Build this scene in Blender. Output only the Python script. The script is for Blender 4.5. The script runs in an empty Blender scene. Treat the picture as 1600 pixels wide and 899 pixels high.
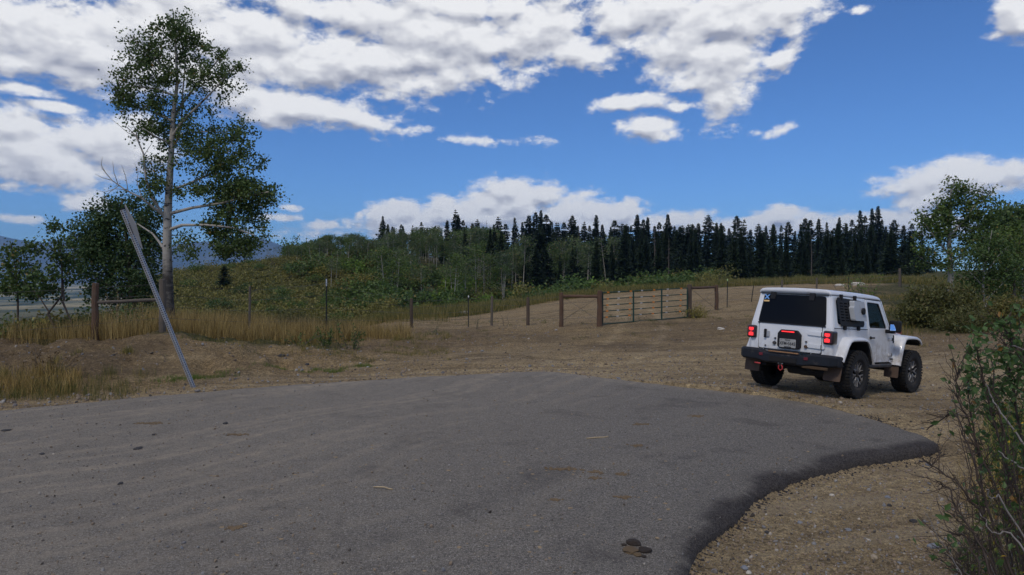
import bpy, bmesh, math, random
import numpy as np
from mathutils import Vector, Matrix, Euler
from mathutils.geometry import delaunay_2d_cdt

# ------------------------------------------------------------------ camera, light, exposure
SC = bpy.context.scene
COL = SC.collection
F = 1066.7            # focal length in pixels of a 1600 px wide picture
HY = 430.0            # row of the horizon
H = 2.14              # eye height above the road
cd = bpy.data.cameras.new("camera"); cam = bpy.data.objects.new("camera", cd); COL.objects.link(cam)
cam.location = (0, 0, H); cam.rotation_euler = (math.pi/2, 0, 0)
cd.sensor_width = 36; cd.lens = 24; cd.shift_y = -(449.5-HY)/1600
cd.clip_start = 0.05; cd.clip_end = 60000
SC.camera = cam
SC.view_settings.view_transform = 'Standard'; SC.view_settings.look = 'None'
SC.view_settings.exposure = 0.0; SC.view_settings.gamma = 1
SC.cycles.max_bounces = 6; SC.cycles.diffuse_bounces = 2; SC.cycles.glossy_bounces = 3
SC.cycles.transmission_bounces = 6; SC.cycles.transparent_max_bounces = 12; SC.cycles.volume_bounces = 0
SC.cycles.use_fast_gi = False

SUN_EL, SUN_ROT = math.radians(52), math.radians(-150)   # behind the camera, to the left, veiled by cloud
sd_ = bpy.data.lights.new("sun", 'SUN'); sun = bpy.data.objects.new("sun", sd_); COL.objects.link(sun)
sd_.energy = 1.5; sd_.angle = math.radians(10); sd_.color = (1.0, 0.90, 0.76)
sdir = Vector((math.sin(SUN_ROT)*math.cos(SUN_EL), math.cos(SUN_ROT)*math.cos(SUN_EL), math.sin(SUN_EL)))
sun.rotation_euler = sdir.to_track_quat('Z', 'Y').to_euler()

# ------------------------------------------------------------------ sky with clouds
W = bpy.data.worlds.new("World"); SC.world = W; W.use_nodes = True
W.cycles.sampling_method = 'MANUAL'; W.cycles.sample_map_resolution = 512
nt = W.node_tree; nt.nodes.clear()

class NG:
    """tiny node-graph helper"""
    def __init__(s, tree): s.t = tree
    def n(s, typ, **kw):
        nd = s.t.nodes.new(typ)
        ins = kw.pop('ins', {})
        for k, v in kw.items(): setattr(nd, k, v)
        for k, v in ins.items(): s.put(nd.inputs[k], v)
        return nd
    def put(s, sock, v):
        if isinstance(v, bpy.types.NodeSocket): s.t.links.new(v, sock)
        elif isinstance(v, bpy.types.Node): s.t.links.new(v.outputs[0], sock)
        else: sock.default_value = v
    def m(s, op, a, b=0.0, c=0.0, clamp=False):
        nd = s.t.nodes.new('ShaderNodeMath'); nd.operation = op; nd.use_clamp = clamp
        s.put(nd.inputs[0], a); s.put(nd.inputs[1], b); s.put(nd.inputs[2], c)
        return nd.outputs[0]
    def mr(s, v, a, b, c=0.0, d=1.0, smooth=False):
        nd = s.t.nodes.new('ShaderNodeMapRange')
        nd.interpolation_type = 'SMOOTHSTEP' if smooth else 'LINEAR'
        for i, x in enumerate((v, a, b, c, d)): s.put(nd.inputs[i], x)
        return nd.outputs[0]
    def mix(s, f, a, b, blend='MIX'):
        nd = s.t.nodes.new('ShaderNodeMix'); nd.data_type = 'RGBA'; nd.blend_type = blend
        s.put(nd.inputs[0], f); s.put(nd.inputs[6], a); s.put(nd.inputs[7], b)
        return nd.outputs[2]
    def noise(s, vec, scale, detail=4, rough=0.5, dist=0.0, dim='3D'):
        nd = s.t.nodes.new('ShaderNodeTexNoise'); nd.noise_dimensions = dim
        s.put(nd.inputs['Vector'], vec)
        nd.inputs['Scale'].default_value = scale; nd.inputs['Detail'].default_value = detail
        nd.inputs['Roughness'].default_value = rough; nd.inputs['Distortion'].default_value = dist
        return nd
def c4(c): return (c[0], c[1], c[2], 1.0)

def azel(cx, row):
    x, z = (cx-800)/F, (HY-row)/F
    return math.atan2(x, 1), math.atan2(z, math.hypot(x, 1))
# (column, row, half width, half height, strength, tilt in degrees)
BLOBS = [
 (60,55,230,62,1.25,0),(260,50,150,70,1.2,8),(130,105,110,26,1.0,4),(345,55,70,52,1.1,0),(30,95,90,30,1,0),
 (470,100,130,40,1.15,0),(590,95,150,48,1.2,-5),(700,70,130,55,1.2,10),(560,20,150,30,1.1,0),(720,10,160,22,1.0,0),
 (840,50,80,50,1.15,20),(900,75,70,26,.9,-10),(760,110,60,25,.9,0),(640,128,90,14,.8,0),
 (120,80,160,50,1.2,0),(250,110,110,30,1,0),(400,70,90,50,1.1,0),(330,130,80,20,.8,0),(660,50,120,50,1.1,0),(460,165,120,26,1.05,-5),(560,185,50,20,.85,-18),(410,180,55,18,.9,0),(420,145,80,14,.7,0),
 (1010,25,90,40,1.1,0),(1130,30,130,45,1.25,6),(1235,10,60,22,1.0,10),(1065,85,70,45,1.15,-20),(1130,95,62,60,1.15,0),
 (1125,150,34,40,.95,0),(1090,125,40,22,.8,0),(960,15,60,20,.9,0),(1220,92,42,16,.8,35),(1240,45,20,12,.6,0),
 (60,235,120,52,1.2,-12),(165,222,75,42,1.15,0),(20,200,60,35,1.0,0),(110,262,120,20,.8,0),(235,235,45,25,.8,0),
 (35,140,55,10,.95,-3),(90,168,48,9,.95,-4),(10,290,30,7,.6,0),(135,317,36,16,1.0,0),(45,343,28,6,.8,0),(8,340,20,5,.7,0),
 (982,161,60,11,1.0,2),(1062,168,22,11,.85,0),(1014,201,38,21,1.1,0),(1050,207,10,6,.6,0),(1220,203,26,9,.95,18),(1184,208,10,4,.5,0),
 (1345,15,15,6,.8,0),(1592,22,36,40,1.1,25),(1560,55,18,8,.5,0),(760,219,66,7,.50,-2),(630,204,38,5,.35,0),
 (1500,280,120,30,1.1,4),(1455,305,62,30,1.1,30),(1425,345,60,18,1.0,0),(1570,268,60,14,.9,8),
 (615,336,46,20,1.15,0),(695,335,44,22,1.15,0),(640,352,90,16,1.1,0),(800,320,64,36,1.2,0),(760,340,90,25,1.1,0),(850,305,30,20,1.0,0),(900,335,70,20,1.05,5),
 (800,302,40,22,1.25,0),(765,318,44,20,1.15,0),(852,303,22,18,1.1,10),(690,326,26,18,1.1,0),(985,326,16,18,1.1,20),(940,338,40,16,1.1,0),(625,328,34,16,1.15,0),(1222,336,26,16,1.15,0),(1060,343,30,14,1.1,0),
 (910,306,36,8,.62,14),(965,335,40,20,1.1,8),(950,352,90,16,1.0,0),(1040,350,45,16,1.0,0),(1090,352,40,18,1.0,0),(1150,356,50,14,1.0,0),
 (1215,345,44,20,1.1,0),(1265,350,40,16,1.0,0),(1325,350,50,17,1.05,0),(1380,345,40,16,.95,0),
 (455,325,14,5,.8,0),(502,352,26,7,.9,0),(437,341,32,6,.9,0),(562,338,8,8,.8,0),(1300,360,300,14,.6,0),(750,365,250,14,.6,0)]

grp = bpy.data.node_groups.new("cloud_cover", 'ShaderNodeTree')
grp.interface.new_socket("Vector", in_out='INPUT', socket_type='NodeSocketVector')
grp.interface.new_socket("Cover", in_out='OUTPUT', socket_type='NodeSocketFloat')
grp.interface.new_socket("Body", in_out='OUTPUT', socket_type='NodeSocketFloat')
g = NG(grp)
gi = g.n('NodeGroupInput'); go = g.n('NodeGroupOutput')
wn = g.noise(gi.outputs[0], 9.0, 2, .5)
warp = g.n('ShaderNodeVectorMath', operation='MULTIPLY_ADD', ins={0: wn.outputs['Color'], 1: (.035, .022, 0), 2: gi.outputs[0]})
wv = g.n('ShaderNodeVectorMath', operation='SUBTRACT', ins={0: warp, 1: (.0175, .011, 0)})
cover = None
for (bx, by, rx, ry, st, tilt) in BLOBS:
    a, e = azel(bx, by)
    sx, _ = azel(bx+rx, by); sx = abs(sx-a)
    _, sy = azel(bx, by-ry); sy = abs(sy-e)
    src = wv.outputs[0] if rx > 60 else gi.outputs[0]
    mp = g.n('ShaderNodeMapping', vector_type='TEXTURE')
    g.put(mp.inputs['Vector'], src)
    mp.inputs['Location'].default_value = (a, e, 0); mp.inputs['Rotation'].default_value = (0, 0, math.radians(tilt))
    mp.inputs['Scale'].default_value = (sx*1.32, sy*1.32, 1)
    ln = g.n('ShaderNodeVectorMath', operation='LENGTH', ins={0: mp.outputs[0]})
    v = g.m('MULTIPLY_ADD', ln.outputs['Value'], -st*1.0, st)
    cover = v if cover is None else g.m('SMOOTH_MAX', cover, v, .12)
# sky outside the frame: scattered fields of the same cloud
sep = g.n('ShaderNodeSeparateXYZ', ins={0: gi.outputs[0]})
far = g.noise(gi.outputs[0], 2.3, 2, .5)
fo = g.m('MULTIPLY_ADD', far.outputs[0], 4.5, -2.2)
msk = g.m('MAXIMUM', g.mr(g.m('ABSOLUTE', sep.outputs[0]), .68, .82), g.mr(sep.outputs[1], .42, .52))
fo = g.m('ADD', fo, g.m('MULTIPLY_ADD', msk, 6.0, -6.0))
cover = g.m('MAXIMUM', cover, fo)
cover = g.m('MAXIMUM', cover, -1.2)
st2 = g.n('ShaderNodeVectorMath', operation='MULTIPLY', ins={0: gi.outputs[0], 1: (1, 1.7, 1)})
n1 = g.noise(st2, 17, 10, .66, .1)
n2 = g.noise(st2, 48, 5, .6)
n3 = g.noise(st2, 44, 9, .64, .1)
lowk = g.mr(sep.outputs[1], .09, .20)
nb_ = g.m('ADD', g.m('MULTIPLY', n1.outputs[0], g.m('MULTIPLY_ADD', lowk, .6, .4)), g.m('MULTIPLY', n3.outputs[0], g.m('MULTIPLY_ADD', lowk, -.6, .6)))
nn = g.m('ADD', g.m('MULTIPLY_ADD', nb_, 2.4, -1.2), g.m('MULTIPLY_ADD', n2.outputs[0], .8, -.4))
g.put(go.inputs[0], g.m('ADD', cover, nn))
s1 = g.noise(st2, 17, 3.2, .5, .1); s3 = g.noise(st2, 44, 3.0, .5, .1)
sm = g.m('ADD', g.m('MULTIPLY', s1.outputs[0], g.m('MULTIPLY_ADD', lowk, .6, .4)), g.m('MULTIPLY', s3.outputs[0], g.m('MULTIPLY_ADD', lowk, -.6, .6)))
g.put(go.inputs[1], g.m('ADD', cover, g.m('MULTIPLY_ADD', sm, 2.4, -1.2)))

w = NG(nt)
tc = w.n('ShaderNodeTexCoord')
sx = w.n('ShaderNodeSeparateXYZ', ins={0: tc.outputs['Generated']})
az = w.m('ARCTAN2', sx.outputs[0], sx.outputs[1])
el = w.m('ARCSINE', sx.outputs[2])
av = w.n('ShaderNodeCombineXYZ', ins={0: az, 1: el, 2: 0.0})
def dens(off):
    q = w.n('ShaderNodeGroup'); q.node_tree = grp
    if off: 
        o_ = w.n('ShaderNodeVectorMath', operation='ADD', ins={0: av, 1: off}); w.put(q.inputs[0], o_)
    else: w.put(q.inputs[0], av)
    return q.outputs
q0 = dens(None); d0, b0_ = q0[0], q0[1]; b1_ = dens((.004, .014, 0))[1]
alpha = w.mr(d0, -.10, .54, 0, 1, True)
hz = w.mr(el, .0, .10)                      # small far cumulus near the horizon stay bright
rel = w.m('SUBTRACT', b0_, b1_)
lit = w.m('MULTIPLY_ADD', rel, 1.15, .74)
lit = w.m('ADD', lit, w.m('MULTIPLY', w.m('SUBTRACT', d0, b0_), .22))
lit = w.m('SUBTRACT', lit, w.m('MULTIPLY', w.mr(b0_, .6, 1.9), w.m('MULTIPLY_ADD', w.mr(el, .26, .40), .30, w.m('MULTIPLY', hz, .24))))
lit = w.m('ADD', lit, w.mr(el, .0, .14, .28, 0.0))
lit = w.m('MINIMUM', w.m('MAXIMUM', lit, 0.0), 1.0)
ccol = w.mix(lit, (.36, .38, .47, 1), (1.0, 1.0, 1.01, 1))
sky = w.n('ShaderNodeTexSky'); sky.sky_type = 'NISHITA'; sky.sun_disc = False
sky.sun_elevation = SUN_EL; sky.sun_rotation = SUN_ROT; sky.altitude = 2000; sky.air_density = 1.0
sky.dust_density = .6; sky.ozone_density = 2.0
SKY_S = 0.104
skc = w.mix(1.0, sky.outputs[0], (.50, .80, 1.20, 1), "MULTIPLY")
bg1 = w.n('ShaderNodeBackground', ins={0: skc, 1: SKY_S})
bg2 = w.n('ShaderNodeBackground', ins={0: ccol, 1: .95})
mx = w.n('ShaderNodeMixShader', ins={0: alpha, 1: bg1, 2: bg2})
wo = w.n('ShaderNodeOutputWorld', ins={0: mx})

# ------------------------------------------------------------------ small helpers
def tag(o, label=None, cat=None, group=None, kind=None):
    if label: o['label'] = label
    if cat: o['category'] = cat
    if group: o['group'] = group
    if kind: o['kind'] = kind
    return o
def empty(name, loc=(0,0,0), rz=0.0, parent=None):
    o = bpy.data.objects.new(name, None); COL.objects.link(o)
    o.location = loc; o.rotation_euler = (0, 0, rz); o.empty_display_size = .2
    if parent: o.parent = parent
    return o
def link(name, me, parent=None, loc=None):
    o = bpy.data.objects.new(name, me); COL.objects.link(o)
    if parent: o.parent = parent
    if loc is not None: o.location = loc
    return o
def npmesh(name, V, faces, mat, smooth=False, mats=None, midx=None):
    """faces: list of integer arrays (n,3) / (n,4)"""
    V = np.asarray(V, np.float32)
    faces = [np.asarray(f, np.int32) for f in faces if len(f)]
    me = bpy.data.meshes.new(name)
    me.vertices.add(len(V)); me.vertices.foreach_set('co', V.ravel())
    nl = sum(f.size for f in faces); nf = sum(len(f) for f in faces)
    me.loops.add(nl); me.polygons.add(nf)
    me.loops.foreach_set('vertex_index', np.concatenate([f.ravel() for f in faces]))
    tot = np.concatenate([np.full(len(f), f.shape[1], np.int32) for f in faces])
    me.polygons.foreach_set('loop_start', np.concatenate([[0], np.cumsum(tot)[:-1]]).astype(np.int32))
    me.polygons.foreach_set('use_smooth', np.full(nf, smooth, bool))
    for m_ in (mats or [mat]): me.materials.append(m_)
    if midx is not None: me.polygons.foreach_set('material_index', np.asarray(midx, np.int32))
    me.update(calc_edges=True); me.validate()
    return me
def pymesh(name, V, Fs, mat, smooth=False):
    me = bpy.data.meshes.new(name); me.from_pydata([tuple(v) for v in V], [], Fs)
    me.materials.append(mat)
    if smooth: me.polygons.foreach_set('use_smooth', [True]*len(me.polygons))
    me.update(); return me

# lattice noise
def _h(i, j, s):
    n = (i.astype(np.int64)*374761393 + j.astype(np.int64)*668265263 + s*1442695041) & 0x7fffffff
    n = ((n ^ (n >> 13))*1274126177) & 0x7fffffff
    return ((n ^ (n >> 16)) & 0xffff)/65535.0
def vnoise(x, y, s=0):
    x = np.asarray(x, float); y = np.asarray(y, float)
    i = np.floor(x); j = np.floor(y); fx = x-i; fy = y-j
    fx = fx*fx*(3-2*fx); fy = fy*fy*(3-2*fy)
    i = i.astype(int); j = j.astype(int)
    return (_h(i,j,s)*(1-fx)+_h(i+1,j,s)*fx)*(1-fy)+(_h(i,j+1,s)*(1-fx)+_h(i+1,j+1,s)*fx)*fy
def fbm(x, y, o=4, s=0):
    r = 0; a = .5; t = 0
    for k in range(o):
        r = r+a*vnoise(np.asarray(x)*2**k, np.asarray(y)*2**k, s+k); t += a; a *= .5
    return r/t - .5
def sstep(a, b, x):
    t = np.clip((np.asarray(x, float)-a)/(b-a), 0, 1); return t*t*(3-2*t)

# ------------------------------------------------------------------ terrain heights
def zr(d, row): return H-(row-HY)*d/F
TB = {
 -1500: [(8,0),(11,0),(16,.4),(22,-1),(60,-12),(300,-30),(1500,-55),(5000,-60),(40000,-60)],
 -100: [(11,0),(12,.0),(15.5,.4),(18,.3),(25,-1),(60,-9),(300,-30),(1500,-55),(5000,-60),(40000,-60)],
 60:  [(12,0),(12.6,.0),(15.8,.42),(18,.42),(24,-.6),(60,-8),(300,-30),(1500,-55),(5000,-60),(40000,-60)],
 170: [(12.2,0),(12.9,.03),(14.6,.46),(16,.55),(18.3,.6),(22,.5),(30,-.6),(60,-6),(140,-10),(300,-28),(1500,-55),(5000,-60),(40000,-60)],
 215: [(12.3,0),(13.1,.03),(16.2,.42),(18.8,.55),(24,.4),(35,-1.0),(60,-3.4),(75,-2.1),(90,.6),(102,2.5),(118,2.4),(300,-28),(1500,-55),(5000,-60),(40000,-60)],
 280: [(12.5,0),(13.2,.03),(15.2,.36),(17,.46),(19.5,.48),(25,.3),(35,-1.0),(60,-3.2),(75,-1.9),(92,.8),(105,3.3),(125,3.0),(300,-28),(1500,-55),(5000,-60),(40000,-60)],
 450: [(13.5,0),(14.4,.03),(18,.2),(22,.24),(27,.1),(40,-1.2),(60,-2.5),(80,-.9),(96,2.6),(110,4.9),(140,5),(300,-28),(1500,-55),(5000,-60),(40000,-60)],
 540: [(14.3,0),(17,.02),(21,.08),(26,.06),(40,-.9),(60,-2.3),(80,-1.2),(100,3.2),(118,6.2),(150,7),
  (180,5),(400,-30),(1500,-55),(5000,-60),(40000,-60)],
 610: [(15,0),(20,-.0),(28,-.03),(34,.04),(45,-.3),(60,-1.5),(80,-2.0),(100,1.4),(120,5),(150,7.6),(180,6),(400,-40),(1500,-55),(5000,-60),(40000,-60)],
 800: [(16,0),(21,0),(27,.04),(35,.08),(44,.24),(50,.2),(60,-.5),(85,-3),(120,0),(150,2),(180,3),(400,-30),(1500,-55),(5000,-60),(40000,-60)],
 940: [(17,0),(21,.0),(26,.24),(34,.6),(40,.83),(46,.95),(60,.6),(88,-2),(120,-1),(150,1.5),(200,2),(500,-30),(1500,-55),(5000,-60),(40000,-60)],
 1075:[(18,0),(22,.03),(28.2,.37),(40,1.12),(48,1.3),(60,1.2),(100,0),(140,1),(200,2),(500,-30),(1500,-55),(5000,-60),(40000,-60)],
 1200:[(18,0),(22,.1),(30,.62),(42,1.33),(50,1.53),(60,1.6),(100,1),(150,1.5),(250,2),(500,-30),(1500,-55),(5000,-60),(40000,-60)],
 1400:[(17,-.02),(20,.02),(24,.25),(30,.56),(36,.85),(46,1.4),(55,1.7),(100,1.8),(150,2),(250,3),(500,-30),(1500,-55),(5000,-60),(40000,-60)],
 1600:[(16,-.02),(18.5,.04),(21,.28),(26,.52),(32,.8),(45,1.2),(60,1.6),(100,2),(150,3),(250,4),(500,-30),(1500,-55),(5000,-60),(40000,-60)],
 3200:[(16,0),(18.5,.04),(21,.28),(26,.52),(32,.8),(45,1.2),(60,1.6),(100,2),(150,3),(250,4),(500,-30),(1500,-55),(5000,-60),(40000,-60)]}
cols = np.arange(-1500, 3201, 20.0); LD0, LD1, ND = math.log(4), math.log(40000), 420
lds = np.linspace(LD0, LD1, ND)
ks = sorted(TB)
prof = np.array([np.interp(lds, np.log([0.5]+[p[0] for p in TB[k]]), [0.0]+[p[1] for p in TB[k]]) for k in ks])
tab = np.array([[0.0]*ND]*len(cols))
for j in range(ND): tab[:, j] = np.interp(cols, ks, prof[:, j])
def blur(a, ax, n):
    k = np.hanning(n+2)[1:-1]; k /= k.sum(); p = n//2
    pad = [(0,0),(0,0)]; pad[ax] = (p, p); b = np.pad(a, pad, mode='edge')
    return sum(k[i]*np.take(b, range(i, i+a.shape[ax]), axis=ax) for i in range(n))
tab = blur(blur(tab, 1, 9), 0, 7)

# jeep pose (camera-space fit) -> world
JP = Vector((5.47, 12.68, 2.14-2.145)); JY, JB, JR = math.radians(40.0), math.radians(3.9), math.radians(1.1)
JM = Matrix.Translation(JP) @ Euler((JR, JB, JY), 'XYZ').to_matrix().to_4x4()
_jn = JM.to_3x3() @ Vector((0,0,1)); _jc = JM @ Vector((1.2, 0, 0))

ROAD = [(-60,-30),(-30,-6),(-20,1.5),(-12,8.0),(-8.1,10.8),(-5.85,12.48),(-4.2,13.4),(-2.64,14.09),(-1.6,14.5),(-.69,14.85),(.3,15.2),(1.0,15.15),(1.87,14.3),(3.09,13.2),(4.0,12.55),(4.75,11.85),(5.33,10.7),(5.60,9.75),(5.66,9.25),
        (5.50,8.8),(5.05,8.5),(4.08,8.05),(3.24,7.5),(2.62,6.98),(2.08,6.34),(1.66,5.71),(1.39,5.19),(1.27,4.87),(1.0,4.0),(.4,2.2),(-.8,0),(-3,-3),(-10,-12),(-30,-40)]
def densify(P, step, lim=40):
    out = []
    for i in range(len(P)):
        a = np.array(P[i]); b = np.array(P[(i+1)%len(P)]); L = np.linalg.norm(b-a)
        s = step if min(np.linalg.norm(a), np.linalg.norm(b)) < lim else 3.0
        n = max(1, int(L/s)); out += [tuple(a+(b-a)*k/n) for k in range(n)]
    return np.array(out)
def chaikin(P, it=2):
    P = np.array(P, float)
    for _ in range(it):
        Q = np.roll(P, -1, 0); P = np.stack([.75*P+.25*Q, .25*P+.75*Q], 1).reshape(-1, 2)
    return P
RD = densify(chaikin(ROAD, 2), .06)
_rn = np.stack([np.roll(RD[:,1],-1)-np.roll(RD[:,1],1), -(np.roll(RD[:,0],-1)-np.roll(RD[:,0],1))], 1)
_rn /= np.linalg.norm(_rn, axis=1)[:,None]+1e-9
_area = np.sum(RD[:,0]*np.roll(RD[:,1],-1)-np.roll(RD[:,0],-1)*RD[:,1])
if _area < 0: _rn = -_rn                     # outward normals
_t = np.arange(len(RD))*.06
RD = RD + _rn*((fbm(_t*1.3, _t*0, 4, 5))*.16 + fbm(_t*5, _t*0, 3, 9)*.04)[:,None]
def road_sd(x, y, lim=14):
    """signed distance to the road outline (negative inside)"""
    x = np.asarray(x, float); y = np.asarray(y, float); sh = x.shape; x = x.ravel(); y = y.ravel()
    out = np.full(x.shape, 50.0); P = RD[::2]; Q = np.roll(P, -1, 0)
    ins = np.zeros(x.shape, bool)
    for s in range(0, len(x), 20000):
        X = x[s:s+20000,None]; Y = y[s:s+20000,None]
        d = np.sqrt(np.min((X-P[None,:,0])**2+(Y-P[None,:,1])**2, axis=1)); out[s:s+20000] = d
        c = ((P[None,:,1] > Y) != (Q[None,:,1] > Y)) & (X < (Q[None,:,0]-P[None,:,0])*(Y-P[None,:,1])/(Q[None,:,1]-P[None,:,1]+1e-12)+P[None,:,0])
        ins[s:s+20000] = (c.sum(1) % 2) == 1
    out[ins] *= -1
    return out.reshape(sh)
TRK = [[(-6,14.6),(-1,16.2),(3,16.6),(8,16.3),(14,15.6),(24,14.5)], [(-3,15.4),(1,17.2),(5,18.2),(10,18.0),(18,17),(28,16)], [(.5,14.5),(2.8,18.5),(4.3,23),(5.4,28),(5.8,36),(9,44),(18,47)], [(3,13.2),(5.5,12.7),(8,14.8),(12,16.6),(18,17.6)]]
def ruts(x, y):
    x = np.asarray(x, float); y = np.asarray(y, float); o = np.zeros(x.shape); m = (np.hypot(x, y) < 60) & (y > 10)
    if not m.any(): return o
    X, Y = x[m], y[m]; r = np.zeros(X.shape)
    for P in TRK:
        Q = []
        for k in range(len(P)-1):
            for t in np.linspace(0, 1, 12, endpoint=False): Q.append((P[k][0]+(P[k+1][0]-P[k][0])*t, P[k][1]+(P[k+1][1]-P[k][1])*t))
        Q = np.array(Q)
        for _ in range(12): Q[1:-1] = (Q[:-2]+2*Q[1:-1]+Q[2:])/4
        T = np.gradient(Q, axis=0); T /= np.linalg.norm(T, axis=1)[:,None]; dm = np.full(X.shape, 99.); sg = np.zeros(X.shape)
        for k in range(len(Q)):
            dx = X-Q[k,0]; dy = Y-Q[k,1]; dd = np.hypot(dx, dy); u = dd < dm; sg[u] = (dx*T[k,1]-dy*T[k,0])[u]; dm[u] = dd[u]
        for off in (-.78, .78): r = np.maximum(r, np.exp(-((sg-off+fbm(X*.4, Y*.4, 2, 6)*.15)/.17)**2)*(np.abs(dm) < 2))
    o[m] = r; return o
def height(x, y, sd=None, rough=True):
    x = np.asarray(x, float); y = np.asarray(y, float)
    r = np.hypot(x, y); d = np.maximum(y, .35*r); d = np.maximum(d, .5)
    c = np.clip(800+F*x/d, -1499, 3199)
    fi = (c+1500)/20; fj = np.clip((np.log(d)-LD0)/(LD1-LD0)*(ND-1), 0, ND-1.001)
    i = fi.astype(int); i = np.minimum(i, len(cols)-2); j = fj.astype(int); fi = fi-i; fj = fj-j
    z = (tab[i,j]*(1-fi)+tab[i+1,j]*fi)*(1-fj)+(tab[i,j+1]*(1-fi)+tab[i+1,j+1]*fi)*fj
    if sd is None:
        sd = np.full(x.shape, 50.0); m = (r < 60)
        if m.any(): sd[m] = road_sd(x[m], y[m])
    # lumps
    if rough:
        a = sstep(.2, 2.0, sd)*sstep(400, 20, r)
        bank = sstep(12.6, 14.5, d)
        z = z + a*(fbm(x*.45, y*.45, 4, 3)*(.04+.20*bank*sstep(60,14,r)*sstep(3.5,0.5,x)+.09*bank) + fbm(x*2.2, y*2.2, 3, 7)*(.02+.05*bank)
               - np.abs(fbm(x*.9+y*.3, y*.7, 4, 19))*.85*bank*sstep(30, 18, d)*sstep(700, 350, c)*sstep(.4, 1.6, sd)+.09*bank*sstep(700, 350, c)*sstep(30, 18, d))
        z = z + sstep(50, 90, d)*sstep(600,200,d)*(fbm(x*.06, y*.06, 4, 13)*2.2)
        z = z + sstep(1500,4000,d)*fbm(x*.0005,y*.0005,3,4)*60
    # low gravel apron in front of the road end, on the right
    ap = sstep(-.16, .03, sd)*sstep(-.3, 2.2, x)*sstep(10.8, 9.2, y)
    z = z - ap*(.125 - .055*sstep(.25, 1.6, sd))
    z = z - ruts(x, y)*.022
    # hard standing under the car
    g_ = np.exp(-(np.hypot(x-_jc.x, y-_jc.y)/3.4)**4)
    zp = _jc.z - (_jn.x*(x-_jc.x)+_jn.y*(y-_jc.y))/_jn.z
    z = z*(1-g_) + (zp + fbm(x*2,y*2,3,1)*.012)*g_
    z = np.where(sd < .0, np.minimum(z, 0.0)-.06*sstep(0, -.12, sd)-.012, z-.012)
    return z
def hz1(x, y): return float(height(np.array([float(x)]), np.array([float(y)]))[0])
def at(c, d, dz=0.0):
    """world point on the ground at picture column c and distance d"""
    x = (c-800)/F*d
    return Vector((x, d, hz1(x, d)+dz))
def px(c, row, d): return Vector(((c-800)/F*d, d, H-(row-HY)*d/F))

# ------------------------------------------------------------------ materials
MATS = {}
def newmat(name):
    m_ = bpy.data.materials.new(name); m_.use_nodes = True; t = m_.node_tree
    for n_ in list(t.nodes):
        if n_.type != 'OUTPUT_MATERIAL' and n_.type != 'BSDF_PRINCIPLED': t.nodes.remove(n_)
    return m_, NG(t), t.nodes['Principled BSDF']
def simple(name, col, rough=.6, metal=0.0, var=.15, vscale=8.0, bump=0.0, bscale=60.0, spec=.5, dirt=None, coat=0.0):
    """plain surface with slight uneven tone, optional bump and dust"""
    if name in MATS: return MATS[name]
    m_, q, b = newmat(name)
    tcn = q.n('ShaderNodeTexCoord'); ns = q.noise(tcn.outputs['Object'], vscale, 5, .6)
    c_ = q.mix(ns.outputs[0], c4([x*(1-var) for x in col]), c4([min(1, x*(1+var)) for x in col]))
    if dirt:
        n2_ = q.noise(tcn.outputs['Object'], dirt[1], 6, .65)
        f_ = q.mr(n2_.outputs[0], dirt[2], dirt[3])
        c_ = q.mix(f_, c_, c4(dirt[0]))
        q.put(b.inputs['Roughness'], q.mr(f_, 0, 1, rough, max(rough, .8)))
    else: b.inputs['Roughness'].default_value = rough
    q.put(b.inputs['Base Color'], c_)
    b.inputs['Metallic'].default_value = metal
    b.inputs['Specular IOR Level'].default_value = spec
    b.inputs['Coat Weight'].default_value = coat
    if bump:
        nb = q.noise(tcn.outputs['Object'], bscale, 4, .6)
        bp = q.n('ShaderNodeBump', ins={'Strength': bump, 'Distance': .01, 'Height': nb.outputs[0]})
        q.put(b.inputs['Normal'], bp)
    MATS[name] = m_; return m_
def leafmat(name, c_lo, c_hi, c_odd=None, odd=.04, trans=.3, rough=.5, spec=.3):
    if name in MATS: return MATS[name]
    m_, q, b = newmat(name)
    geo = q.n('ShaderNodeNewGeometry'); oi = q.n('ShaderNodeObjectInfo')
    rnd = geo.outputs['Random Per Island']
    c_ = q.mix(rnd, c4(c_lo), c4(c_hi))
    if c_odd: c_ = q.mix(q.m('GREATER_THAN', q.m('FRACT', q.m('MULTIPLY', rnd, 17.3)), 1-odd), c_, c4(c_odd))
    k = q.mr(oi.outputs['Random'], 0, 1, .78, 1.22)
    kc = q.n('ShaderNodeCombineXYZ', ins={0: k, 1: q.mr(oi.outputs['Random'], 0, 1, .85, 1.15), 2: .95})
    c_ = q.mix(1.0, c_, kc.outputs[0], 'MULTIPLY')
    q.put(b.inputs['Base Color'], c_); b.inputs['Roughness'].default_value = rough
    b.inputs['Specular IOR Level'].default_value = spec
    tr = q.n('ShaderNodeBsdfTranslucent', ins={0: c_})
    mxs = q.n('ShaderNodeMixShader', ins={0: trans, 1: b.outputs[0], 2: tr})
    out = [n_ for n_ in q.t.nodes if n_.type == 'OUTPUT_MATERIAL'][0]
    q.put(out.inputs[0], mxs)
    MATS[name] = m_; return m_

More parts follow.
